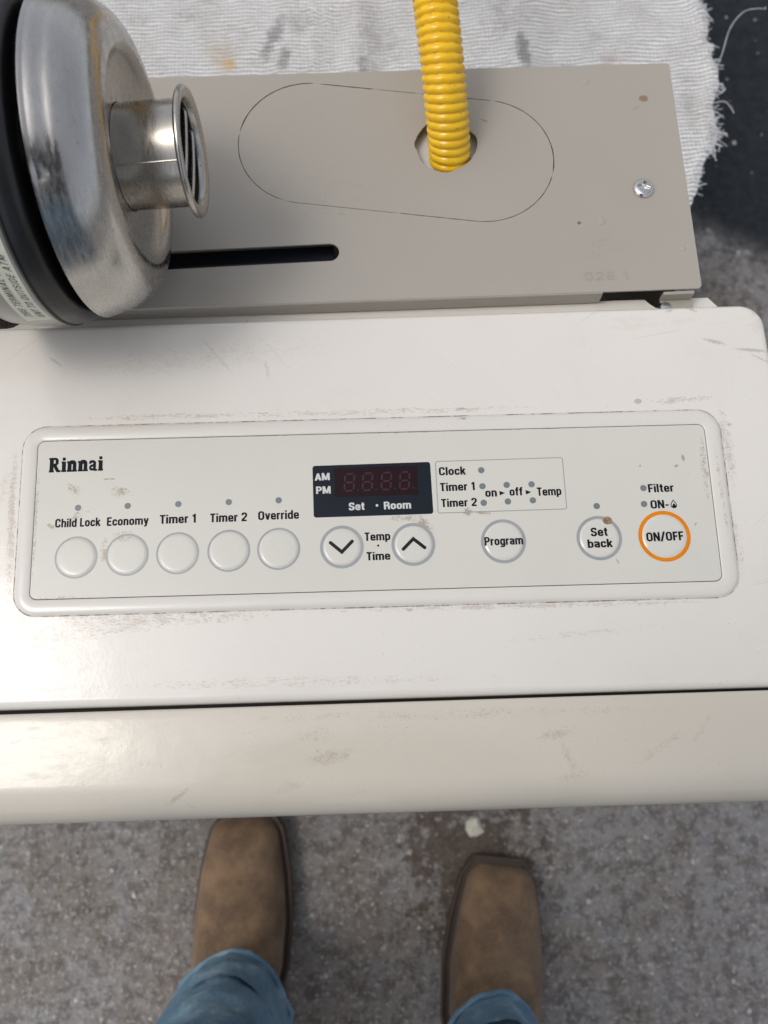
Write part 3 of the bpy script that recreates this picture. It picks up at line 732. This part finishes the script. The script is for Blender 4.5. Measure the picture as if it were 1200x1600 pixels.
# indicator lamps
for i, (x, y) in enumerate([(-159.7, 122.5), (-133.7, 122.3), (-107.2, 122.0), (-80.8, 121.8), (-54.7, 121.5), (110.5, 110.3), (135.8, 118.8), (135.1, 110.2),
             (52.1, 132.7), (52.1, 123.9), (64.8, 124.0), (77.8, 123.7), (52.1, 114.9), (64.7, 115.0), (77.7, 115.0)]):
    v, f = disc(x*MM, y*MM, .00170, ZF+.00003, 24); obj('indicator_lamp', v, f, MAT_LEDB if i in (6, 7) else MAT_LED, FACE, smooth=False)
v, f = disc(-.0038, .0948, .0006, ZF+.00003, 12); obj('printed_dot', v, f, MAT_INK, FACE, smooth=False)
for x, y in ((62.1, 119.7), (75.8, 119.5)):
    obj('printed_arrowhead', [((x-1.4)*MM, (y-1.25)*MM, ZF+.00003), ((x+1.5)*MM, y*MM, ZF+.00003), ((x-1.4)*MM, (y+1.25)*MM, ZF+.00003)], [(0, 1, 2)], MAT_INK, FACE, smooth=False)
# printed frame
fr = fillet([fp(27.8, 110.3), fp(95.1, 109.3), fp(95.5, 137.8), fp(28.1, 138.9)], .0013, True, 5)
v, f = stack([ring3(fr, ZF+.00003), ring3(inset(fr, .00048), ZF+.00003)], False); obj('printed_frame', v, f, MAT_GREYINK, FACE, smooth=False)
# flame mark: outline drop with a solid flame inside
def drop(cx, cy, w, h, n=20):
    out = []
    for k in range(n):
        a = 2*PI*k/n-PI/2; t = (math.sin(a)+1)/2
        out.append(Vector((cx+math.cos(a)*w*(1-t)**.65*1.25*.8, cy+h*(t-.5))))
    return out
d1 = drop(150.4, 109.6, 2.3, 4.7); d2 = [Vector((150.4+(p.x-150.4)*.72, 109.5+(p.y-109.6)*.74)) for p in d1]
v, f = stack([[Vector((p.x*MM, p.y*MM, ZF+.00003)) for p in d] for d in (d1, d2)], False)
d3 = drop(150.5, 108.7, 1.35, 2.6); vf = join((v, f), ([(p.x*MM, p.y*MM, ZF+.00003) for p in d3], [tuple(range(len(d3)))]))
obj('printed_flame', vf[0], vf[1], MAT_INK, FACE, smooth=False)
# display
def make_display():
    bx = fillet([fp(-36.6, 111.2), fp(25.6, 110.3), fp(25.5, 138.6), fp(-36.6, 139.4)], .0014, True, 6)
    v, f = stack([ring3(bx, ZF+.00003)], True); v, f = v, [tuple(range(len(bx)))]
    d = obj('display', v, f, MAT_NAVY, HEAT, smooth=False)
    sc = [fp(-25.3, 121.7), fp(18.5, 121.0), fp(18.6, 136.9), fp(-25.2, 137.6)]
    obj('display_window', [(p.x, p.y, ZF+.00005) for p in sc], [(0, 1, 2, 3)], MAT_SCREEN, d, smooth=False)
    z = lambda X, Y: ZF+.00004
    for s, a, b_, y, c in (('AM', -35.4, -27.7, 131.2, 4.0), ('PM', -35.0, -27.4, 123.9, 4.0), ('Set', -18.2, -10.0, 114.2, 4.1), ('Room', 0.1, 14.2, 113.8, 4.1)):
        text(d, s, a, b_, y, c, MAT_WHITEINK, z)
    v, f = disc(-.0035, .1162, .0007, ZF+.00007, 14); obj('printed_dot', v, f, MAT_WHITEINK, d, smooth=False)
    # four unlit seven-segment digits
    for cx in (-17.4, -7.9, 2.0, 11.6):
        vs = ([], []); cy = 129.2; w2, h2 = 2.4, 4.6
        for (ax, ay, bx_, by) in ((-w2, h2, w2, h2), (-w2, 0, w2, 0), (-w2, -h2, w2, -h2), (-w2, 0, -w2, h2), (w2, 0, w2, h2), (-w2, -h2, -w2, 0), (w2, -h2, w2, 0)):
            A_ = Vector((ax, ay)); B_ = Vector((bx_, by)); t = (B_-A_).normalized(); A_ += t*.5; B_ -= t*.5
            n_ = Vector((-t.y, t.x))*.48
            pts = [A_, A_+t*.45-n_, B_-t*.45-n_, B_, B_-t*.45+n_, A_+t*.45+n_]
            pts = [Vector((cx+p.x+p.y*.09, cy+p.y-cx*.012)) for p in pts]
            vs = join(vs, ([(p.x*MM, p.y*MM, ZF+.00007) for p in pts], [(0, 1, 2, 3, 4, 5)]))
        vs = join(vs, disc((cx+4.3)*MM, (cy-4.4)*MM, .00045, ZF+.00007, 10))
        obj('display_digit', vs[0], vs[1], MAT_SEG, d, smooth=False)
make_display()
# dried mud on the Set back button
random.seed(3)
rr = [random.uniform(.9, 1.08) for _ in range(16)]
cxm, cym = .1150, .1022
v, f = stack([[Vector((cxm+math.cos(2*PI*k/16)*.0026*rr[k]*s, cym+math.sin(2*PI*k/16)*.0022*rr[k]*s, ZF+.0001+z+dome_h(math.hypot(cxm-.11, cym-.0933), .0101))) for k in range(16)] for s, z in ((1, -.0006), (.97, .0003), (.8, .00045), (.5, .00035))])
mm_ = M('dried_mud'); c = mm_.mix(mm_.ramp(mm_.noise(900, 4, .7), .4, .65), (.20, .12, .06), (.36, .24, .14)); mm_.set(color=c, rough=.8, normal=mm_.bump(mm_.noise(900, 4), .6, .0005))
tag(obj('mud_spot', v, f, mm_.m, None, loc=(cxm, cym, ZF), angle=40), 'round dried brown mud spot on the rim of the Set back button', 'mud spot')

# ---------------------------------------------------------------- vent terminal
TERM = empty('vent_terminal', (-.16, .2795, H), 'stainless steel flue vent terminal with bell shaped bowl lying on the grey rear plate', 'vent terminal')
az, el = .0165, .029
TA = Vector((math.cos(az)*math.cos(el), math.sin(az)*math.cos(el), math.sin(el)))
TC = Vector((-.1352, .2734, .6781))
TE1 = TA.cross(Vector((0, 0, 1))).normalized(); TE2 = TE1.cross(TA)      # e1 horizontal towards -Y, e2 up
TK = .98
def tp(s, r, a): s *= TK; r *= TK; return TC+TA*s+(TE1*math.cos(a)+TE2*math.sin(a))*r
def lathe(prof, n=96, wob=None):
    rings = [[tp(s, r*(1+(wob(2*PI*k/n, s) if wob else 0)), 2*PI*k/n) for k in range(n)] for s, r in prof]
    v = []; f = []
    for rg in rings: v += [tuple(p) for p in rg]
    for i in range(len(rings)-1):
        for k in range(n):
            j = (k+1) % n; f.append((i*n+k, i*n+j, (i+1)*n+j, (i+1)*n+k))
    return v, f
def smoothprof(ctrl, n): return [(p.x, p.y) for p in spline([Vector((a, b, 0)) for a, b in ctrl], n)]
MAT_BOWL = steel('brushed_stainless', (.53, .515, .495), .20, stain=(.48, .46, .44), scale=.6)
MAT_PIPE = steel('heat_tinted_stainless', (.46, .43, .385), .20, stain=(.32, .27, .21), scale=1.5)
MAT_BAND = simple('satin_grey_band', (.25, .24, .23), .35, .7, (60, .06, .002))
MAT_CAP = simple('black_plastic', (.010, .010, .011), .34, 0, (90, .1, .002))
MAT_STICK = simple('cream_sticker', (.62, .62, .52), .4)
MAT_FOAM = M('brown_foam'); 
MAT_FOAM.set(color=MAT_FOAM.mix(MAT_FOAM.ramp(MAT_FOAM.noise(900, 4), .4, .6), (.012, .008, .006), (.07, .045, .035)), rough=.95, normal=MAT_FOAM.bump(MAT_FOAM.noise(700, 3), 1, .003)); MAT_FOAM = MAT_FOAM.m
def make_terminal():
    def wob(a, s):
        d = (a+.62+PI) % (2*PI)-PI
        return .0
    bowl = [(.0006, .0724), (.0, .0736), (-.0008, .0742), (-.0002, .0749), (.0008, .0747)]
    bowl += smoothprof([(.0016, .0742), (.0045, .0736), (.0085, .0722), (.0125, .0712), (.0185, .0680), (.0240, .0632), (.0272, .0570), (.0280, .0520), (.0274, .0492), (.0260, .0470), (.0240, .0448), (.0223, .0415), (.0213, .0375), (.0207, .0320), (.0204, .0250)], 84)
    v, f = lathe(bowl, 220)
    # the small dent on the rim nearest the camera
    dp = tp(.001, .0745, 2.25)
    vv = []
    for p in v:
        p = Vector(p); d = (p-DENT).length if DENT else 1
        if d < .0050: p = p-(p-(TC+TA*(p-TC).dot(TA))).normalized()*.0011*math.cos(d/.0050*PI/2)**1.2
        vv.append(p)
    bw = obj('vent_bowl', vv, f, MAT_BOWL, TERM, angle=60)
    inner = [(.0018, .0722)]+[(s-.0016, r-.001) for s, r in bowl[7:40:3]]
    v, f = lathe([(.0007, .0722)]+[(s-.0014, r-.0012) for s, r in bowl[8::3]], 96); v2, f2 = v, [tuple(reversed(q)) for q in f]
    obj('bowl_lining', v2, f2, MAT_CAP, TERM, angle=60)
    # pipe
    pr = [(-.05, .0247), (.010, .0247), (.0330, .02465), (.0335, .0248), (.0490, .0248), (.0510, .0252), (.0522, .0268)]
    v, f = lathe(pr, 80)
    # weld seam
    pipe = obj('flue_pipe', v, f, MAT_PIPE, TERM, angle=40)
    sv, sf = tube([tp(s, .0247, .80) for s in (.017, .030, .045, .0505)], .0005, 8); obj('weld_seam', sv, sf, MAT_PIPE, pipe)
    lip = [(.0505, .0262), (.0508, .0292), (.0514, .0302), (.0524, .0306), (.0535, .0303), (.0541, .0296), (.0540, .0280), (.0534, .0252), (.0526, .0243), (.050, .0240)]
    v, f = lathe(lip, 80); obj('pipe_flange', v, f, MAT_STEEL2, TERM, angle=50)
    # dark inside + baffle
    v, f = lathe([(.0499, .0239), (.030, .0238), (.0299, .004)], 48); obj('pipe_interior', v, f, MAT_DARK, TERM, smooth=False)
    # bent wire guard: two hairpins across the mouth
    for off, ln in ((-.0095, .0205), (.0040, .0222)):
        pts = []
        for a, b in ((-ln-.0005, -.012), (-ln, -.005), (-ln+.0015, -.0022), (-ln+.005, -.0012), (0, -.0008), (ln-.005, -.0012), (ln-.0015, -.0022), (ln, -.005), (ln+.0005, -.012)):
            pts.append(TC+TA*(.0512+b)*TK+TE1*a+TE2*off)
        v, f = tube(spline(pts, 48), .00125, 10); obj('guard_wire', v, f, MAT_STEEL2, TERM)
    # black cap behind the bowl
    cap = [(-.0700, .0300), (-.006, .0330), (-.0050, .0420), (-.0060, .0560)]
    cap += smoothprof([(-.0062, .060), (-.0056, .0695), (-.0080, .0748), (-.0125, .0766), (-.0165, .0771)], 18)
    cap += [(-.0167, .0778), (-.0172, .0781), (-.0180, .0776)]
    v, f = lathe(cap, 112); v = v; obj('black_collar', v, [tuple(reversed(q)) for q in f], MAT_CAP, TERM, angle=40)
    band = [(-.0176, .0758), (-.0178, .0772), (-.0185, .0776), (-.0192, .0774), (-.0198, .0770), (-.033, .0768), (-.038, .0762), (-.046, .0745), (-.050, .0725), (-.052, .066), (-.052, .030)]
    v, f = lathe(band, 112); bd = obj('steel_band', v, [tuple(reversed(q)) for q in f], MAT_BAND, TERM, angle=40)
    # sticker on the band, with its warning text
    a0, a1 = -.20, 1.62      # angle: 0 = towards the viewer's feet, pi/2 = up
    s0, s1 = -.0199, -.0325
    na = 40; v = []; f = []
    for i in range(na+1):
        a = a0+(a1-a0)*i/na
        for s in (s0, s1): v.append(tp(s, .07715, a))
    for i in range(na): f.append((2*i, 2*i+1, 2*i+3, 2*i+2))
    st = obj('warning_sticker', v, f, MAT_STICK, bd, angle=180)
    def arc_text(s, a_start, s_base, cap):
        lay, wd = layout(s, .085, G, .13); k = cap; V = []; F = []
        for pv, pf, ly in lay:
            o = len(V)
            for p in pv:
                arc = (p.x+p.y*.4)*k*1.32; V.append(tp(s_base-p.y*cap, .07725+ly*.00001, a_start+arc/.0772))
            F += [tuple(i+o for i in q) for q in pf]
        obj('lettering', V, F, MAT_INK, st, smooth=False)
    arc_text('THIS TERMINAL MUST', -.13, -.0272, .0032)
    arc_text('IENT TO OUTSIDE ATM', -.15, -.0217, .0032)
    # foam gasket at the back of the band
    v, f = lathe([(-.0500, .060), (-.0500, .0735), (-.0525, .0765), (-.0640, .0765), (-.0665, .073), (-.0665, .03)], 64, lambda a, s: .012*noise.noise(Vector((a*9, s*300, 1))))
    obj('foam_gasket', v, [tuple(reversed(q)) for q in f], MAT_FOAM, TERM, angle=70)
    v, f = lathe([(-.0660, .035), (-.150, .035), (-.150, .03)], 48); obj('inlet_pipe', v, [tuple(reversed(q)) for q in f], MAT_BAND, TERM, angle=40)
MAT_STEEL2 = steel('worn_steel', (.52, .50, .47), .22)
DENT = tp(.0030, .0745, .86)
make_terminal()

# ---------------------------------------------------------------- yellow hose
def make_hose():
    m = M('yellow_plastic')
    n = m.noise(120, 4, .6)
    c = m.mix(m.ramp(n, .3, .7), (.86, .49, .004), (.93, .56, .008))
    c = m.mix(m.ramp(m.noise(300, 4, .75), .62, .70, 0, .75), c, (.16, .10, .03))
    m.set(color=c, rough=.24, normal=m.bump(m.noise(160, 3), .08, .001), coat=.2)
    ctrl = [(.050, .3130, .520), (.0500, .3190, .562), (.0482, .3300, .600), (.0440, .3560, .634), (.0392, .4000, .6570), (.0350, .4560, .6740), (.032, .530, .682), (.030, .620, .655), (.028, .72, .56), (.020, .83, .43), (.0, .96, .37), (-.03, 1.08, .365)]
    base = spline(ctrl, 900)
    ds = [0]
    for i in range(1, len(base)): ds.append(ds[-1]+(base[i]-base[i-1]).length)
    total = ds[-1]; step = .00045; n = int(min(total, .78)/step); pts = []; j = 0
    for i in range(n):
        s = i*step
        while ds[j+1] < s: j += 1
        t = (s-ds[j])/(ds[j+1]-ds[j]); pts.append(base[j].lerp(base[j+1], t))
    R = .0124; pitch = .0045
    def rf(i, an):
        ph = (i*step/pitch+an/(2*PI)*1.0) % 1.0
        return R-.0018*(1-math.sin(PI*ph)**.6)
    v, f = tube(pts, R, 40, True, rf)
    o = obj('gas_hose', v, f, m.m, None, loc=(.048, .330, H), angle=180)
    tag(o, 'yellow corrugated gas hose rising out of the hole in the grey rear plate', 'hose')
make_hose()

# ---------------------------------------------------------------- cloth over a low platform
def make_cloth():
    zc = .350
    m = M('ribbed_canvas')
    # knitted ribs run along x
    mp = m.mapping((0, 0, 0), 0, (1, 1, 1))
    sep = m.n('ShaderNodeSeparateXYZ'); m.l(mp, sep.inputs[0])
    wob = m.math('MULTIPLY', m.noise(14, 5, .6), .016)
    yy = m.math('ADD', sep.outputs['Y'], wob)
    rib = m.math('ABSOLUTE', m.math('SINE', m.math('MULTIPLY', yy, PI/.0043)))
    xx = m.math('SINE', m.math('MULTIPLY', m.math('ADD', sep.outputs['X'], m.math('MULTIPLY', rib, .0006)), 2*PI/.0036))
    wv = m.math('ADD', rib, m.math('MULTIPLY', xx, .28))
    dirt = m.noise(16, 6, .7); fuzz = m.noise(500, 4, .7)
    c = m.mix(m.ramp(dirt, .40, .68, 0, .60), (.90, .895, .885), (.64, .60, .56))
    c = m.mix(m.ramp(rib, .75, .05, 0, .92), c, (.20, .19, .18))
    c = m.mix(m.ramp(xx, .2, -.9, 0, .22), c, (.34, .32, .30))
    c = m.mix(m.ramp(fuzz, .52, .72, 0, .35), c, (.30, .28, .27))
    off = (.0, .7)
    for (x, y, rx, ry, a, col, k, d) in (
        (-134, 633, 26, 26, 0, (.50, .36, .16), .55, .72), (-130, 622, 13, 9, 0, (.70, .42, .08), .75, .72),
        (-84, 650, 12, 42, -25, (.05, .05, .05), .75, .72), (-75, 625, 10, 20, -10, (.05, .05, .05), .7, .75), (-60, 668, 30, 20, 0, (.16, .14, .13), .55, .7),
        (0, 600, 8, 40, 0, (.10, .09, .09), .75, .8), (10, 640, 40, 60, 0, (.22, .19, .16), .6, .6),
        (153, 620, 10, 44, 5, (.05, .05, .055), .85, .80), (140, 660, 36, 40, 0, (.20, .17, .16), .5, .62),
        (215, 640, 30, 30, 0, (.25, .21, .18), .5, .55), (240, 600, 30, 30, 0, (.36, .25, .18), .5, .55), (318, 520, 9, 14, 0, (.25, .17, .09), .7, .7),
        (300, 560, 10, 60, 0, (.24, .22, .2), .4, .55), (-180, 680, 60, 12, 4, (.16, .14, .13), .5, .6)):
        c = m.mix(m.math('MULTIPLY', m.spot(x*MM, y*MM, rx*MM, ry*MM, a, d, 120, off, .95), k*.72), c, col)
    b = m.bump(wv, .9, .0016); b = m.bump(fuzz, .5, .0008, b)
    m.set(color=c, rough=.9, sheen=.25, normal=b, spec=.15)
    def edge(y):    # right edge of the cloth, metres
        e = .334+.012*math.sin(y*9)-.0
        if y < .62: e = .334-(.62-y)*.13
        if y < .52: e -= (.52-y)*.33
        return e+.0075*noise.noise(Vector((y*32, 0, 3)))+.003*noise.noise(Vector((y*75, 0, 3)))+.0025*noise.noise(Vector((y*170, 4, 3)))
    nx, ny = 190, 170; x0, ya, yb_ = -.62, .412, 1.15
    v = []; f = []
    def hgt(x, y):
        h = .0035*noise.noise(Vector((x*6, y*5, 0)))+.0016*noise.noise(Vector((x*22, y*14, 5)))
        for (fx, wd, am) in ((-.046, .0035, .0030), (-.034, .003, .0022), (-.072, .012, .0022), (.002, .014, .0028), (.018, .012, -.0022), (.155, .02, .0030)):
            h += am*math.exp(-((x-fx-.02*(y-.65))/wd)**2)
        h += .0045*math.exp(-((edge(y)-x-.006)/.006)**2)*(.6+.5*noise.noise(Vector((y*60, 1, 1))))
        return h
    for top in (1, 0):
        for j in range(ny+1):
            y = ya+(yb_-ya)*(j/ny)**1.35
            for i in range(nx+1):
                t = i/nx; t = 1-(1-t)**1.6; x = x0+(edge(y)-x0)*t
                ee = min(1, (1-t)*60+.25)
                v.append((x, y+.004*noise.noise(Vector((x*20, 0, 0)))*(1 if j == 0 else 0), zc+hgt(x, y)-(0 if top else .003*ee)))
    n1 = (nx+1)*(ny+1)
    for j in range(ny):
        for i in range(nx):
            a = j*(nx+1)+i; f.append((a, a+1, a+nx+2, a+nx+1)); a += n1; f.append((a, a+nx+1, a+nx+2, a+1))
    for j in range(ny):
        a = j*(nx+1)+nx; f.append((a, a+n1, a+nx+1+n1, a+nx+1)); a = j*(nx+1); f.append((a, a+nx+1, a+nx+1+n1, a+n1))
    for i in range(nx): f.append((i, i+n1, i+1+n1, i+1)); a = ny*(nx+1)+i; f.append((a, a+1, a+1+n1, a+n1))
    cl = obj('drop_cloth', v, f, m.m, None, loc=(0, .7, zc), angle=180)
    tag(cl, 'stained off-white ribbed canvas cloth with a frayed right edge behind the heater', 'cloth')
    th = simple('cotton_thread', (.62, .64, .66), .9)
    vf = ([], [])
    V = []; F = []
    for i in range(900):
        y = random.uniform(.455, .80); 
        if noise.noise(Vector((y*42, 9, 2))) < -.12 and random.random() < .8: continue
        x = edge(y)-random.uniform(0, .012); z = zc+hgt(x, y)+random.uniform(-.003, .001)
        L = random.uniform(.003, .012)*random.choice((.6, .6, 1, 1.5))*(1.5 if noise.noise(Vector((y*42, 9, 2))) > .25 else .8); a = random.gauss(0, .9); p = Vector((x, y, z)); pts = [p.copy()]
        for k in range(5):
            a += random.gauss(0, .45); p = p+Vector((math.cos(a), math.sin(a), random.uniform(-.4, .45)))*L/5; pts.append(p.copy())
        a_, b_ = tube(pts, random.uniform(.00025, .00055), 4, False); o = len(V); V += a_; F += [tuple(q+o for q in t) for t in b_]
    tag(obj('fringe', V, F, th, cl), kind='stuff')
    # the two threads that stick out
    for pts in ([(.327, .585, .351), (.335, .600, .358), (.343, .622, .366), (.356, .636, .370), (.370, .641, .368), (.381, .646, .362), (.3825, .650, .360)],
                [(.322, .553, .352), (.331, .551, .356), (.337, .546, .354), (.340, .541, .352)]):
        a_, b_ = tube(spline(pts, 30), .00034, 6); obj('loose_thread', a_, b_, th, cl)
    # low platform under the cloth
    wood = simple('bare_plywood', (.28, .19, .11), .7, 0, (80, .2, .002), .2)
    pl = empty('low_platform', (-.16, .8, 0), 'low plywood platform hidden under the canvas cloth behind the heater', 'platform')
    a_, b_ = box_vf(-.58, .262, .462, 1.14, .325, .3395); obj('platform_top', a_, b_, wood, pl, smooth=False)
    for (x, y) in ((-.56, .48), (.20, .48), (-.56, 1.08), (.20, 1.08)):
        a_, b_ = box_vf(x, x+.045, y, y+.045, 0, .3248); obj('leg', a_, b_, wood, pl, smooth=False)
make_cloth()

# ---------------------------------------------------------------- the person: boots and jeans
def make_person():
    PE = empty('person', (-.04, -.25, 0), 'person in blue jeans and brown suede boots standing at the front of the heater', 'person')
    ms = M('brown_suede')
    n = ms.noise(30, 5, .6); n2 = ms.noise(400, 3, .6)
    c = ms.mix(ms.ramp(n, .35, .7), (.115, .072, .042), (.235, .150, .086))
    c = ms.mix(ms.ramp(ms.noise(12, 4, .6), .48, .62, 0, .55), c, (.115, .082, .058))
    c = ms.mix(ms.ramp(n2, .45, .7, 0, .25), c, (.30, .20, .13))
    ms.set(color=c, rough=.85, sheen=.1, normal=ms.bump(n2, .3, .001))
    sole = simple('dark_rubber_sole', (.062, .043, .031), .7, 0, (200, .3, .001))
    def boot(x0, y0, ang, parent, sh):
        """x0,y0 = toe point; ang degrees turned about z"""
        ca, sa = math.cos(math.radians(ang)), math.sin(math.radians(ang))
        L = .300
        def W_(t):   # half width along length t (0 heel, 1 toe)
            pts = [(0, .026), (.05, .034), (.15, .037), (.35, .036), (.52, .0465), (.66, .0485), (.78, .0455), (.89, .0405), (.95, .0365), (.982, .032), (1.0, .023)]
            for (a, b), (c_, d) in zip(pts, pts[1:]):
                if t <= c_: u = (t-a)/(c_-a); u = u*u*(3-2*u); return b+(d-b)*u
            return pts[-1][1]
        def hgt(t):
            pts = [(0, .115), (.3, .125), (.5, .102), (.65, .078), (.8, .062), (.92, .054), (.98, .042), (1.0, .030)]
            for (a, b), (c_, d) in zip(pts, pts[1:]):
                if t <= c_: u = (t-a)/(c_-a); return b+(d-b)*u
            return pts[-1][1]
        def tr(x, y, z): return (x0+x*ca-(y)*sa, y0+x*sa+(y)*ca, z)
        ts = [0, .015, .04, .1, .18, .26, .34, .42, .5, .58, .66, .74, .82, .88, .92, .95, .975, .99, 1.0]
        rings = []; N = 28
        for t in ts:
            wv, hv = W_(t), hgt(t); y = (t-1)*L-.006; ring = []
            for k in range(N):
                a = PI*k/(N-1); cx_ = math.cos(a); sx_ = math.sin(a)
                ex = math.copysign(abs(cx_)**.62, cx_); ez = sx_**.72
                cr = .0030*noise.noise(Vector((t*30, a*1.2, x0*50)))*(1 if .4 < t < .9 else .3)
                ring.append(tr(wv*ex*(1-.10*ez**3), y, .022+(hv-.022)*ez+cr))
            rings.append([Vector(p) for p in ring])
        v = []; f = []
        for r in rings: v += [tuple(p) for p in r]
        for i in range(len(rings)-1):
            for k in range(N): j = (k+1) % N; a = i*N+k; b_ = i*N+j; f.append((a, b_, b_+N, a+N))
        f.append(tuple(range(N))); f.append(tuple((len(rings)-1)*N+N-1-k for k in range(N)))
        up = obj('boot', v, f, ms.m, parent, angle=70)
        # sole: outline a little wider than the upper
        out = []
        M_ = 26
        for i in range(M_+1): t = (i/M_); out.append((W_(t)+.0034, (t-1)*L-.006+(.007 if t > .97 else -.006 if t < .03 else 0)))
        lp = [Vector((a+sh, b)) for a, b in out]+[Vector((-a+sh, b)) for a, b in reversed(out)]
        rs = []
        for z, d in ((0.0, .001), (.003, 0), (.020, 0), (.0235, .0016)):
            rs.append([Vector(tr(p.x, p.y, z)) for p in inset(lp, d)])
        v, f = stack(rs, True, True); obj('sole', v, f, sole, up, angle=40)
        # welt stitching ridge round the toe
        wl = [tr(a+sh*.8, b, .0250) for a, b in out[9:]]+[tr(-a+sh*.8, b, .0250) for a, b in reversed(out[9:])]
        v, f = tube(wl, .0022, 6); obj('welt', v, f, sole, up)
        return up
    boot(-.1690, -.074, -3.0, PE, .0030)
    boot(.1110, -.137, -8.0, PE, -.0050)
    # jeans: one continuous mesh, two legs joined at the hips
    mj = M('blue_denim')
    tw = mj.noise(900, 3, .6); fold = mj.noise(11, 4, .6); wr = mj.noise(40, 4, .6)
    c = mj.mix(mj.ramp(fold, .35, .68), (.085, .175, .27), (.20, .34, .45))
    c = mj.mix(mj.ramp(wr, .50, .72, 0, .55), c, (.38, .49, .57))
    c = mj.mix(mj.ramp(tw, .4, .7, 0, .25), c, (.33, .40, .46))
    mj.set(color=c, rough=.9, normal=mj.bump(wr, .5, .006, mj.bump(tw, .4, .001)))
    vs = []; fs = []; N = 40
    def leg(path, flip):
        rings = []
        for (cx_, cy_, cz, rx, ry) in path:
            ring = []
            for k in range(N):
                a = 2*PI*k/N; nn = noise.noise(Vector((math.cos(a)*1.6+cx_*9, math.sin(a)*1.6, cz*9)))+.6*noise.noise(Vector((math.cos(a)*3+cx_*9, math.sin(a)*3, cz*26)))
                nn += .5*noise.noise(Vector((math.cos(a)*5+cx_*30, math.sin(a)*5, cz*60))); rg_ = 1-min(1, abs(noise.noise(Vector((math.cos(a)*1.3+cx_*11, math.sin(a)*1.3+cz*7, cz*15))))*5); q = 1+.11*nn+.06*rg_; ring.append((cx_+math.cos(a)*rx*q, cy_+math.sin(a)*ry*q, cz+.006*nn))
            rings.append(ring)
        return rings
    def interp(keys, n):
        out = []
        for i in range(n+1):
            t = i/n*(len(keys)-1); k = min(int(t), len(keys)-2); u = t-k
            out.append(tuple(a+(b-a)*u for a, b in zip(keys[k], keys[k+1])))
        return out
    kL = [(-.1680, -.262, .115, .055, .064), (-.1700, -.272, .150, .059, .066), (-.178, -.290, .24, .066, .070), (-.180, -.300, .36, .070, .074), (-.172, -.295, .48, .067, .076), (-.155, -.300, .62, .076, .088), (-.135, -.32, .80, .088, .105)]
    kR = [(.0800, -.312, .115, .054, .064), (.0800, -.322, .150, .058, .066), (.086, -.340, .24, .064, .068), (.094, -.345, .36, .062, .070), (.088, -.335, .48, .067, .076), (.075, -.33, .62, .076, .088), (.055, -.33, .80, .088, .105)]
    def addrings(rings):
        o = len(vs)
        for r in rings: vs.extend(r)
        for i in range(len(rings)-1):
            for k in range(N): j = (k+1) % N; fs.append((o+i*N+k, o+i*N+j, o+(i+1)*N+j, o+(i+1)*N+k))
        return o
    ends = []
    for ks in (kL, kR):
        rr = leg(interp(ks, 60), 0)
        # hem: turn inwards at the bottom
        c0 = Vector(ks[0][:3]); hem = [tuple(c0+(Vector(p)-c0)*.93+Vector((0, 0, .004))) for p in rr[0]]; hem2 = [tuple(c0+(Vector(p)-c0)*.90+Vector((0, 0, .06))) for p in rr[0]]
        o = addrings([hem2, hem]+rr); ends.append(o+(len(rr)+1)*N)
    # pelvis ring stack bridging both legs: loops of 2N-ish built by merging outer halves
    cxm_ = -.04
    h1 = [ends[0]+k for k in range(N//4, 3*N//4+1)]; h2 = [ends[1]+k for k in list(range(3*N//4, N))+list(range(0, N//4+1))]
    loop = h2+h1                                     # outer halves, ccw
    inner1 = [ends[0]+k for k in list(range(3*N//4, N))+list(range(0, N//4+1))]; inner2 = [ends[1]+k for k in range(N//4, 3*N//4+1)]
    for k in range(len(inner1)-1):                   # crotch bridge
        fs.append((inner1[k], inner1[k+1], inner2[-2-k], inner2[-1-k]))
    prev = loop; M2 = len(loop)
    for (z, rx, ry) in ((.86, .185, .125), (.93, .180, .120), (1.02, .165, .112)):
        cur = []
        for k in range(M2):
            a = -PI/2+2*PI*(k+.5)/M2; vs.append((cxm_+math.cos(a)*rx, -.34+math.sin(a)*ry, z)); cur.append(len(vs)-1)
        for k in range(M2): j = (k+1) % M2; fs.append((prev[k], prev[j], cur[j], cur[k]))
        prev = cur
    fs.append(tuple(prev))
    obj('jeans', vs, fs, mj.m, PE, angle=180)
    # cuff hems
    for ks in (kL, kR):
        cx_, cy_, cz, rx, ry = ks[0]
        rr = leg([ks[0]], 0)[0]
        pts = [Vector(p)+Vector((0, 0, .004)) for p in rr]; pts.append(pts[0])
        v, f = tube(pts, .0026, 6, False); obj('hem', v, f, mj.m, PE)
    # dark top worn above the jeans (out of frame, it shades the front of the heater)
    mt = simple('grey_sweatshirt', (.10, .095, .10), .9, 0, (300, .3, .001))
    rings = []
    for (z, rx, ry, y) in ((.96, .175, .125, -.345), (1.0, .19, .135, -.34), (1.12, .19, .13, -.30), (1.24, .215, .13, -.235), (1.34, .235, .12, -.165), (1.41, .22, .10, -.11), (1.45, .13, .08, -.075), (1.48, .065, .06, -.05)):
        rings.append([Vector((cxm_+math.cos(2*PI*k/36)*rx*(1+.03*noise.noise(Vector((k*.5, z*8, 0)))), y+math.sin(2*PI*k/36)*ry, z)) for k in range(36)])
    v, f = stack(rings, True, True); obj('sweatshirt', v, f, mt, PE, angle=180)
make_person()
bpy.context.view_layer.update()
